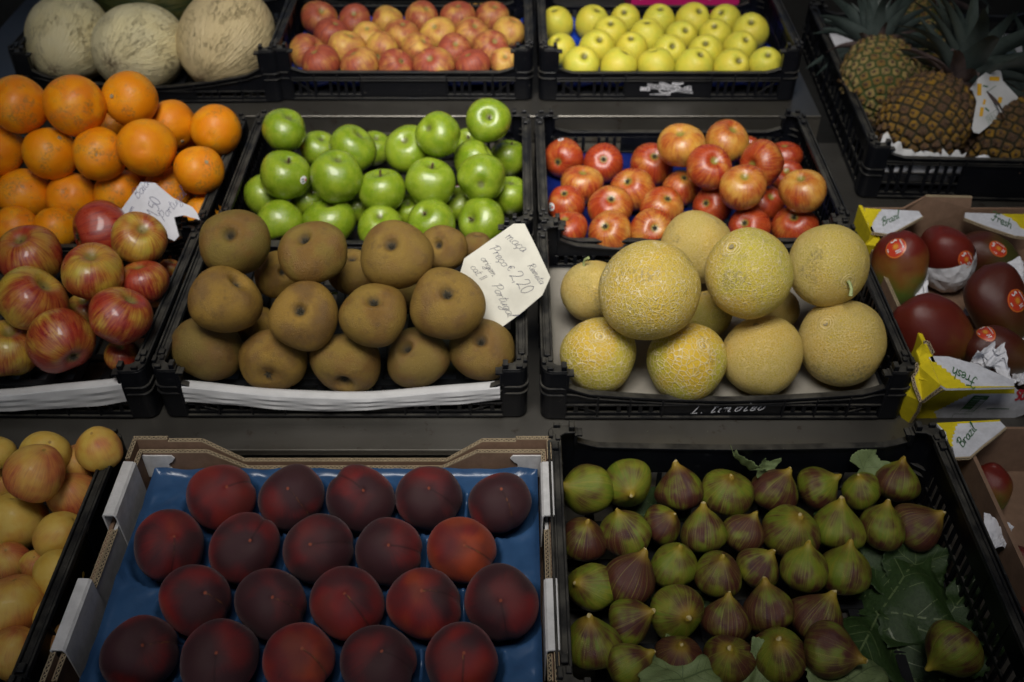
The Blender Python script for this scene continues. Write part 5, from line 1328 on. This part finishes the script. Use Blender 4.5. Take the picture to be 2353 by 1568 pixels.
# upper mango box ---------------------------------------------------------------
def mango_box(name, label, x0, x1, y0, y1, z0, z1, front=True, back=True):
    t = empty(name, (x0, y0, z0)); tag(t, label, 'carton'); return t
BX0, BX1, BY0, BY1, BZ0, BZ1 = .556, .97, .955, 1.338, .617, .707
mb_ = empty('mango_box', (BX0, BY0, BZ0)); tag(mb_, 'yellow and white printed cardboard box of mangoes beside the netted melons', 'carton')
h = BZ1-BZ0; w_, d_ = BX1-BX0, BY1-BY0; OB = Vector((BX0, BY0, BZ0))
Lc = lambda px, py, z: at(px, py, z) - OB
carton_part(mb_, 'box_floor', lambda b: b.box(.002, w_, .002, d_-.002, .001, .006), M['kraft'])
# side wall seen from above: thin brown rim, yellow corners front and back
carton_part(mb_, 'side_wall', lambda b: (b.box(0, .005, .082, d_-.075, .0, h-.022)), M['kraft'])
carton_part(mb_, 'yellow_corner', lambda b: b.box(-.0012, .0048, .0, .082, 0, h), M['yellow_board'], .0008); carton_part(mb_, 'yellow_corner', lambda b: b.box(-.0012, .0048, d_-.075, d_, 0, h), M['yellow_board'], .0008)
carton_part(mb_, 'side_wall', lambda b: (b.box(w_-.005, w_, 0, d_, 0, h-.01)), M['kraft'])
carton_part(mb_, 'back_wall', lambda b: b.prism([(.005, d_-.005, 0), (w_-.005, d_-.005, 0), (w_-.005, d_-.005, h-.004), (.178, d_-.005, h-.004), (.176, d_-.001, h+.014), (.102, d_-.001, h+.016), (.070, d_-.005, h-.004), (.005, d_-.005, h-.004)], (0, .004, 0)), M['kraft'])
carton_part(mb_, 'corrugated_edge', lambda b: (flutes(b, (.102, d_+.001, h+.016), (.176, d_+.001, h+.014), .0045, wdir_=(0,1,0)), flutes(b, (.0022, .084, h-.022), (.0022, d_-.077, h-.022), .0045, wdir_=(1,0,0))), EDG)
# top corner flaps (their outline as unfolded on the box top)
C12 = lambda u, v: (2003.8+u*.1993, 753.7+v*.1993); C13 = lambda u, v: (1948.6+u*.1993, 441+v*.1993)
def flap(name, pts, conv, z, mat, par=mb_, lift=0, org=OB, th=.0035, to=at):
    b = MB(); q = [to(*conv(*p), z) - org for p in pts]; b.prism([Vector(p)+Vector((0,0,lift)) for p in q], (0, 0, -th)); return link(name, b.mesh(name, mat), par)
zf = BZ1
flap('corner_flap', [(190,190),(815,222),(858,283),(480,490),(340,470),(270,462),(215,330)], C13, zf, M['white_print'])
flap('flap_print', [(190,190),(390,205),(372,232),(352,240),(352,262),(330,268),(335,290),(316,296),(316,318),(298,322),(300,345),(282,350),(284,385),(268,400),(258,420),(215,330)], C13, zf, M['yellow_board'], lift=.0006, th=.0006)
flap('corner_flap', [(1350,240),(1990,262),(2060,262),(2060,520),(1920,505),(1345,300)], C13, zf, M['white_print'])
flap('flap_print', [(1770,258),(2060,262),(2060,440),(1990,418),(1960,380),(1940,350),(1900,330),(1880,300),(1830,290)], C13, zf, M['yellow_board'], lift=.0006, th=.0006)
def edge_on(par, pts, conv, z, org=OB, w=.0045, down=.0035):
    b = MB(); q = [at(*conv(*p), z) - org - Vector((0,0,down)) for p in pts]
    for a, c in zip(q, q[1:]):
        n_ = (c-a).cross(Vector((0,0,1))).normalized(); flutes(b, a+n_*.0003+Vector((0,0,.0018)), c+n_*.0003+Vector((0,0,.0018)), .0042, up=n_, wdir_=(0,0,1), hgt=.0018)
    link('corrugated_edge', b.mesh('corrugated_edge', EDG), par)
edge_on(mb_, [(858,283),(480,490),(340,470),(270,462)][::-1], C13, zf); edge_on(mb_, [(1345,300),(1600,400),(1920,505),(2060,520)], C13, zf)
# folded yellow tab inside the back left corner
b = MB(); b.prism([at(*C13(330,480), .700)-OB, at(*C13(415,620), .695)-OB, at(*C13(290,800), .66)-OB, at(*C13(200,590), .70)-OB], (.0, 0, -.003)); link('inner_tab', b.mesh('inner_tab', M['yellow_board']), mb_)
# front left corner: top flap, gusset and front face
flap('corner_flap', [(650,345),(700,325),(880,330),(1200,420),(1640,610),(1640,682),(860,700),(790,662)], C12, zf, M['white_print'])
flap('flap_print', [(650,345),(690,395),(745,400),(750,428),(800,436),(805,468),(855,475),(860,510),(905,520),(912,552),(960,562),(968,592),(1015,600),(1022,632),(1065,642),(1075,672),(1090,676),(1640,678),(1640,684),(860,700),(790,662)], C12, zf, M['yellow_board'], lift=.0006, th=.0006)
Yf = BY0
toy = lambda px, py, y: aty(px, py, y)
def yplane(name, pts, y, mat, lift=0., th=.004, par=mb_, org=OB, conv=C12):
    b = MB(); q = [aty(*conv(*p), y) - org for p in pts]; b.prism([Vector(p)+Vector((0,-lift,0)) for p in q], (0, th, 0)); return link(name, b.mesh(name, mat), par)
ztop = aty(*C12(860,700), Yf).z
dz = zf - ztop
def fz(px, py):                              # picture point on the front face
    return aty(px, py, Yf) - OB + Vector((0, 0, 0))
yplane('front_wall', [(860,705),(1640,690),(1760,800),(1760,1000),(1500,1085),(480,1100),(580,860)], Yf, M['white_print'])
yplane('front_print', [(860,705),(1640,690),(1640,752),(1150,756),(1125,768),(1100,770),(1085,790),(1050,792),(1040,812),(1000,815),(985,835),(950,840),(940,858),(905,862),(895,882),(860,886),(850,905),(815,908),(805,925),(770,930),(760,948),(725,952),(710,975),(735,985),(735,1010),(745,1030),(745,1090),(480,1100),(580,860)], Yf, M['yellow_board'], lift=.0008, th=.0006)
b = MB(); P0 = [aty(*C12(*p), Yf)-OB for p in ((580,860),(850,690),(790,662),(645,345),(540,440),(480,580))]
c5 = [at(*C12(*p), z)-OB for p, z in (((580,850),.668),((860,695),.705),((790,662),.7068),((648,347),.7068),((540,440),.700),((490,590),.688))]
b.prism(c5, Vector((.002, .004, -.002))); link('corner_gusset', b.mesh('corner_gusset', M['yellow_board']), mb_)
# dark cut edge running down the corner
def cutline(pts, par=mb_, org=OB):
    b = MB(); q = [Vector(p) for p in pts]
    for a, c in zip(q, q[1:]): flutes(b, a, c, .0045, up=-FW, hgt=.0016)
    link('corrugated_edge', b.mesh('corrugated_edge', EDG), par)
cutline([at(*C12(500,400), .706)-OB, at(*C12(520,470), .701)-OB, at(*C12(465,560), .694)-OB, at(*C12(490,680), .683)-OB, at(*C12(560,850), .668)-OB, at(*C12(530,960), .645)-OB, at(*C12(400,1150), .600)-OB])
cutline([at(*C12(575,860), .6685)-OB, at(*C12(690,770), .690)-OB, at(*C12(800,688), .706)-OB])
cutline([at(*C12(590,165), .728)-OB, at(*C12(640,165), .727)-OB, at(*C12(705,300), .709)-OB])
b = MB(); b.prism([at(*C12(*p), z)-OB for p, z in (((585,170),.727),((705,310),.708),((560,420),.702),((510,260),.715))], (0, .001, -.004)); link('inner_tab', b.mesh('inner_tab', M['yellow_board']), mb_)
# side face turned to the melons
b = MB(); b.prism([at(*C12(*p), z)-OB for p, z in (((215,700),.655),((330,560),.680),((500,405),.705),((465,560),.694),((560,850),.668),((540,960),.645),((385,1165),.598),((300,960),.612))], (.003, .001, -.001)); link('side_face', b.mesh('side_face', M['yellow_board']), mb_)
b = MB(); b.prism([at(*C12(*p), z)-OB-FW*.001 for p, z in (((330,555),.6805),((390,500),.690),((385,620),.682))], (.0005, 0, -.0003)); link('side_print', b.mesh('side_print', M['white_print']), mb_)
def script(par, org, text, conv, p, dirx, diry, size, w, mat, zplane=None, yplane_=None, slant=.15):
    """brush lettering laid on a face: p start, dirx along the line, diry upright, in picture grid units"""
    b = MB()
    def fn(u, v):
        q = (p[0]+dirx[0]*u+diry[0]*v, p[1]+dirx[1]*u+diry[1]*v)
        r = at(*conv(*q), zplane) if zplane is not None else aty(*conv(*q), yplane_)
        return r - org
    write(b, text, fn, 0, 0, size, w, slant, True); return link('printed_lettering', b.mesh('printed_lettering', mat), par)
script(mb_, OB, 'Brazil', C13, (395,395), (.90,-.43), (-.15,-1.), 88, 9, M['green_print'], zplane=zf+.0010)
script(mb_, OB, 'Fresh', C13, (1660,320), (.88,.42), (.1,-1.), 105, 10, M['green_print'], zplane=zf+.0010)
script(mb_, OB, 'Fresh', C12, (1205,580), (-.88,-.42), (-.1,1.), 130, 13, M['green_print'], zplane=zf+.0010)
script(mb_, OB, 'SUN', C12, (1640,835), (.95,-.12), (.2,-1.), 110, 26, M['red_print'], yplane_=Yf-.001)
b = MB(); F_ = lambda u, v: aty(*C12(u, v), Yf-.0012) - OB
b.poly([F_(1180,785), F_(1355,788), F_(1325,830), F_(1255,828), F_(1140,940), F_(1030,935)]); ribbon(b, [(1180,785),(1355,788),(1165,968),(1005,965),(1180,785)], 6, F_)
for k in range(6): ribbon(b, [(1262-k*24, 828+k*24), (1310-k*27, 830+k*24)], 4, F_)
ribbon(b, [(1215,830),(1110,960)], 4, F_); ribbon(b, [(875,1082),(948,992),(1155,994),(1075,1082)], 4, F_); ribbon(b, [(1320,933),(1480,931),(1580,935)], 7, F_)
link('printed_panel', b.mesh('printed_panel', M['green_print']), mb_)
b = MB()
for k in range(5): ribbon(b, [(1190-k*28, 805+k*24), (1290-k*30, 808+k*24)], 3, lambda u, v: aty(*C12(u, v), Yf-.0016) - OB)
link('printed_panel', b.mesh('printed_panel', M['white_print']), mb_)
# lower mango box -------------------------------------------------------------
LB = empty('mango_box', (.575, .50, .583)); tag(LB, 'lower yellow and white mango box in the dark bottom right corner', 'carton'); OL = Vector(LB.location)
carton_part(LB, 'box_floor', lambda b: b.box(.002, .44, .002, .38, .001, .006), M['kraft'])
carton_part(LB, 'side_wall', lambda b: b.box(0, .005, .0, .385, 0, .085), M['kraft']); carton_part(LB, 'side_wall', lambda b: b.box(.44, .445, .0, .385, 0, .085), M['kraft'])
carton_part(LB, 'back_wall', lambda b: b.prism([(.005,.38,0),(.44,.38,0),(.44,.38,.118),(.19,.38,.118),(.14,.38,.088),(.005,.38,.088)], (0,.004,0)), M['kraft'])
carton_part(LB, 'front_wall', lambda b: b.box(.005, .44, .0, .004, 0, .085), M['kraft'])
zl = .675
flap('corner_flap', [(745,1100),(1470,1068),(1540,1140),(1410,1250),(1290,1340),(1130,1480),(960,1490),(930,1380),(870,1290)], C12, zl, M['white_print'], par=LB, org=OL)
flap('flap_print', [(745,1100),(1475,1062),(1470,1078),(980,1105),(985,1130),(955,1140),(965,1180),(940,1195),(955,1222),(925,1235),(940,1262),(915,1275),(935,1305),(915,1325),(935,1365),(905,1370),(870,1290),(850,1200)], C12, zl, M['yellow_board'], par=LB, org=OL, lift=.0006, th=.0006)
script(LB, OL, 'Brazil', C12, (1040,1385), (.62,-.78), (-.72,-.69), 110, 11, M['green_print'], zplane=zl+.001)
edge_on(LB, [(930,1492),(1130,1482),(1290,1342),(1410,1252),(1540,1142)], C12, zl, org=OL)
# tissue round the mangoes
def blob_paper(label, c, rad, sx_, sy_, sz_, seed, mat='tissue', open_top=.45, q=None, name='paper_wrap', amp=.10):
    r = random.Random(seed); n, m_ = 64, 36; P = []; ph = [r.uniform(0, 6.28) for _ in range(12)]
    for i in range(n):
        a = 2*math.pi*i/n; row_ = []
        for j in range(m_+1):
            t = open_top + (math.pi-.05-open_top)*j/m_; cr_ = abs(math.sin(3.5*a+ph[0]+2*t))*.5+abs(math.sin(7*a-5*t+ph[1]))*.35+abs(math.sin(11*a+9*t+ph[2]))*.2
            k = 1 + amp*(cr_-.5)*min(1, j/6.)
            row_.append((sx_*k*math.sin(t)*math.cos(a), sy_*k*math.sin(t)*math.sin(a), sz_*k*math.cos(t)))
        P.append(row_)
    b = MB(); b.grid(P, close_u=True); o = link(name, b.mesh(name, M[mat], False)); o.location = c; o.scale = (rad,)*3
    if q is not None: o.rotation_mode = 'QUATERNION'; o.rotation_quaternion = q
    tag(o, label, 'paper'); return o
def fruit_at(kind, row, i):
    sel = [f for f in FR[kind]]; return None
o2, l2, R2 = nearest('mango', 2175, 590)
blob_paper('white tissue wrapped round the lower half of the red mango', l2, R2*.88, 1.13, 1.13, 1.52, 3, open_top=1.45, q=o2.rotation_quaternion, amp=.045)
o3, l3, R3 = nearest('mango', 2289, 810)
def crumple(label, pts, seed, mat='tissue', name='crumpled_tissue', n=11, amp=.0035):
    """creased sheet spanning four corners"""
    r = random.Random(seed); a, b_, c, d = [Vector(p) for p in pts]; P = []; nn = (b_-a).cross(d-a).normalized()
    for i in range(n+1):
        row_ = []
        for j in range(n+1):
            u, v = i/n, j/n; p = (a*(1-u)+b_*u)*(1-v) + (d*(1-u)+c*u)*v
            row_.append(p + nn*(r.uniform(-amp, amp) + amp*2.2*math.sin(3.1*u*math.pi)*math.cos(2*v*math.pi)) + Vector((r.uniform(-amp, amp), r.uniform(-amp, amp), 0))*.35)
        P.append(row_)
    b2 = MB(); b2.grid([[p - a for p in r_] for r_ in P]); o = link(name, b2.mesh(name, M[mat], False)); o.location = a
    s3 = o.modifiers.new('thick', 'SOLIDIFY'); s3.thickness = .0004; tag(o, label, 'paper'); return o
K7 = lambda u, v: (1838+u*.4104, 441+v*.4104)
crumple('crumpled grey-white tissue on the front dark mango', [at(*K7(950,965), .690), at(*K7(1200,1080), .690), at(*K7(1140,850), .728), at(*K7(1000,880), .725)], 5)
crumple('white tissue corner standing between the two right-hand mangoes', [at(*K7(1090,440), .70), at(*K7(1254,540), .70), at(*K7(1254,400), .715), at(*K7(1230,360), .72)], 6, amp=.001)
crumple('narrow white tissue fold between the two back mangoes', [at(*K7(640,590), .66), at(*K7(715,600), .665), at(*K7(718,360), .70), at(*K7(690,370), .70)], 8, amp=.0015)
crumple('white tissue beneath the large dark mango', [at(*K7(915,690), .655), at(*K7(1254,860), .655), at(*K7(1254,790), .665), at(*K7(930,600), .66)], 9, amp=.002)
crumple('white tissue at the right edge beside the sticker mango', [at(*K7(1190,1070), .655), at(*K7(1300,1070), .655), at(*K7(1300,840), .68), at(*K7(1200,860), .68)], 10, amp=.004)
K10 = lambda u, v: (1746+u*.402, 937.5+v*.402)
crumple('white wrapping tissue in the lower mango box', [at(*K10(1290,800), .655), at(*K10(1400,800), .655), at(*K10(1450,680), .66), at(*K10(1280,600), .66)], 11, amp=.0012)
# magenta carton far back
pk = empty('pink_carton', (.27, 2.14, .70)); tag(pk, 'magenta carton at the top edge behind the yellow apples', 'carton')
pk.location = (aty(1450, 10, 2.11).x, 2.11, .6692); wpk = .235
carton_part(pk, 'carton_body', lambda b: b.box(0, wpk, 0, .15, 0, .125), M['pink'], .001)
carton_part(pk, 'printed_mark', lambda b: ribbon(b, [(.014,.058),(.020,.064),(.028,.060),(.020,.054),(.014,.058)], .0015, lambda u, v: (u,-.0006,v)), M['white_print'])
carton_part(pk, 'printed_mark', lambda b: ribbon(b, [(.17,.052),(.17,.062),(.185,.064),(.19,.076)], .0012, lambda u, v: (u,-.0006,v)), M['white_print'])
# apples glimpsed in the far crates
for k, (px_, py_, kind) in enumerate(((930,4,'yellowapple'),(985,2,'topapple'),(1035,4,'topapple'),(1340,-6,'green'),(1300,-4,'green'),(1085,3,'topapple'))):
    p = aty(px_, py_, 2.20 if kind != 'green' else 2.36); o = link(INFO[kind][0], SH[kind][k % 4]); o.location = p; o.scale = (.034,)*3; o.rotation_euler = (rnd.uniform(-.5,.5), rnd.uniform(-.5,.5), rnd.uniform(0,6)); o.color = (.4,0,0,1)
    tag(o, ('yellow apple, leftmost glimpsed through the slot of the furthest crate','yellow-red apple, second glimpsed through the slot of the furthest crate','yellow-red apple, third glimpsed through the slot of the furthest crate','pale green apple glimpsed beside the magenta carton','pale green apple, leftmost at the top edge above the yellow apples','yellow-red apple, rightmost glimpsed through the slot of the furthest crate')[k], 'apple', 'apples glimpsed in the furthest crates')

# ================================================================ PRICE CARDS
def card_sign(name, label, org, nrm, pts, conv, mat, lines, ink, th=.0006, fold=None):
    t = empty(name, org); tag(t, label, 'price sign'); n_ = Vector(nrm).normalized(); o_ = Vector(org)
    b = MB(); q = [atp(*conv(*p), o_, n_) - o_ for p in pts]; b.prism(q, n_*-th); link('card', b.mesh('card', M[mat]), t)
    b = MB()
    for (text, p, dx, size, w, sl) in lines:
        L_ = math.hypot(*dx); ux, uy = dx[0]/L_, dx[1]/L_; vx, vy = uy, -ux       # upright = to the left of the line direction on the page
        def fn(u, v): return atp(*conv(p[0]+ux*u+vx*v, p[1]+uy*u+vy*v), o_, n_) - o_ + n_*.0005
        write(b, text, fn, 0, 0, size, w, sl, True, jit=.04)
    link('handwriting', b.mesh('handwriting', M[ink]), t); return t
K5 = lambda u, v: (367.6+u*.3906, 459.6+v*.3906)
sg = at(*K5(1960,765), .705); sn = (-FW + Vector((.05, .10, -.25))).normalized()
card_sign('price_card', 'white handwritten card with cut corners stuck beside the russet apples', sg, sn,
    [(2080,140),(2145,140),(2215,280),(2297,455),(2250,560),(2120,670),(1985,768),(1925,765),(1850,690),(1760,600),(1740,520),(1790,345)], K5, 'card_paper', [
    ('maça', (2028,222), (.76,.62), 60, 2.1, .3), ('Preço', (1935,285), (.60,.80), 58, 2.1, .3), ('Reineta', (2160,385), (.56,.83), 42, 1.9, .35),
    ('€', (2035,400), (.6,.8), 46, 2.1, .2), ('2,20', (2050,445), (.62,.79), 78, 2.5, .2), ('origem', (1885,345), (.55,.83), 45, 1.9, .3), ('cat II', (1825,395), (.6,.8), 48, 1.9, .2), ('Portugal', (1950,500), (.45,.89), 58, 2.1, .4)], 'ink')
K4b = lambda u, v: (257.4+u*.10549, 404.4+v*.10549)
sg2 = at(*K4b(1300,1100), .722); sn2 = (-FW + Vector((-.1, .05, .10))).normalized()
card_sign('price_card', 'folded white note reading 1.50 Portugal in front of the oranges', sg2, sn2,
    [(630,135),(940,155),(1330,480),(1750,680),(1850,800),(1910,960),(1560,860),(1350,900),(1460,1310),(1360,1420),(1100,1300),(600,1100),(140,820),(400,460)], K4b, 'card_blue', [
    ('Baia', (560,520), (.62,-.78), 215, 9, .3), ('1', (1010,880), (-.64,-.62), 10, 1, 0), ('1.50', (985,905), (.22,-.97), 250, 11, .25), ('€', (760,940), (.98,-.1), 130, 9, .2), ('Portugal', (1130,1010), (.62,-.78), 215, 9, .3), ('origem', (330,960), (.5,-.86), 110, 7, .3)], 'ink2')

# ================================================================ FIG LEAVES
def fig_leaf(label, c, size, rot, tilt, seed, mat='figleaf', cup=.25, ripple=.05, name='fig_leaf', nl=5):
    r = random.Random(seed); n, m_ = 90, 12; lob = [(-2.0, .72), (-1.05, .95), (0, 1.15), (1.05, .95), (2.0, .72)]
    def rad(a):
        v = max(L_*math.exp(-((a-la)/.50)**2) for la, L_ in lob); return max(.74, v)*(1+.03*math.sin(31*a+seed)) if abs(a) < 2.7 else .3*(math.pi-abs(a))/.44+.06
    def hz(x, y): return cup*(x*x+y*y)*.5 + ripple*math.sin(5*x+seed)*math.cos(4*y+seed*.7) + .03*math.sin(13*x+9*y)
    t = empty(name, c); t.rotation_euler = (tilt[0], tilt[1], rot); tag(t, label, 'leaf', 'fig leaves lining the fig crate'); t.scale = (size,)*3
    P = []
    for i in range(n):
        a = -math.pi+2*math.pi*i/n; R_ = rad(a); P.append([(R_*k/m_*math.cos(a), R_*k/m_*math.sin(a), hz(R_*k/m_*math.cos(a), R_*k/m_*math.sin(a))) for k in range(m_+1)])
    b = MB(); b.grid(P, close_u=True); o = link('blade', b.mesh('blade', M[mat], True), t); s3 = o.modifiers.new('thick', 'SOLIDIFY'); s3.thickness = .006
    b = MB()
    for la, L_ in lob:
        pts = [(L_*.93*k/10*math.cos(la), L_*.93*k/10*math.sin(la)) for k in range(11)]; ribbon(b, pts, .018, lambda u, v: (u, v, hz(u, v)+.008))
        for k in (3, 5, 7):
            for s_ in (-1, 1):
                a = la+s_*.75; q = [(pts[k][0]+.26*j/5*math.cos(a), pts[k][1]+.26*j/5*math.sin(a)) for j in range(6)]; ribbon(b, q, .008, lambda u, v: (u, v, hz(u, v)+.008))
    link('vein', b.mesh('vein', M['vein'], True), t)
    return t
zL = .583
fig_leaf('large dark fig leaf lying flat in the empty right part of the crate', at(*K10(680,1180), .602), .120, -.2, (.02,.05), 3, ripple=.16)
fig_leaf('fig leaf with curled tip against the right wall of the crate', at(*K10(880,900), .608), .055, 1.3, (.3,-.5), 5)
fig_leaf('dark fig leaf under the lone fig at bottom right', at(*K10(1000,1300), .600), .085, .8, (0,0), 7)
fig_leaf('dark fig leaf spread in the upper middle of the bare patch', at(*K10(740,860), .602), .085, 2.6, (.1,0), 9)
fig_leaf('pale upright leaf scrap between two figs of the back row', at(1231.6+1215*.402, 937.5+345*.402, .665), .030, 2.4, (.9,.2), 11, 'paleleaf', .9)
fig_leaf('small pale leaf edge beside the scrap in the back row', at(1231.6+1300*.402, 937.5+375*.402, .655), .022, .9, (.9,-.3), 12, 'paleleaf', .9)
fig_leaf('thin leaf edge behind the small dark fig of the back row', at(1231.6+1870*.402, 937.5+345*.402, .650), .032, 0.2, (.8,.1), 13, 'paleleaf', .5)
fig_leaf('broad folded leaf over the front left figs at the bottom edge', at(1231.6+840*.402, 937.5+1545*.402, .650), .062, 1.5, (.15,.05), 15, 'paleleaf', -.5, .12)
fig_leaf('narrow jagged leaf between two front figs', at(1231.6+1230*.402, 937.5+1450*.402, .640), .036, -.9, (.3,.7), 16, 'paleleaf', .3, .1)
fig_leaf('folded leaf at the bottom edge in front of the bare patch', at(1746+520*.402, 937.5+1545*.402, .640), .062, 1.6, (.15,.0), 17, 'paleleaf', -.6, .1)
fig_leaf('leaf pressed under the middle figs, glimpsed in the gaps', at(1231.6+850*.402, 937.5+1040*.402, .5935), .06, 1.0, (0,0), 18)
fig_leaf('leaf pressed under the back figs, glimpsed in the gaps', at(1231.6+700*.402, 937.5+600*.402, .5935), .055, 2.2, (0,0), 19)
# shrivelled stalk on the steel ledge
b = MB(); p0 = at(1990, 988, .5975); b.tube([(0,0,.0012),(.008,-.010,.0022),(.011,-.020,.0015),(.018,-.024,.0018)], [.0016,.0012,.0016,.0008], 6)
o = link('dried_stalk', b.mesh('dried_stalk', M['stem'], True)); o.location = p0; tag(o, 'small dried stalk lying on the steel ledge below the melon crate', 'stalk')

for o in bpy.data.objects:
    if o.name.split('.')[0] in ('corrugated_edge', 'small_print'): o['kind'] = 'stuff'
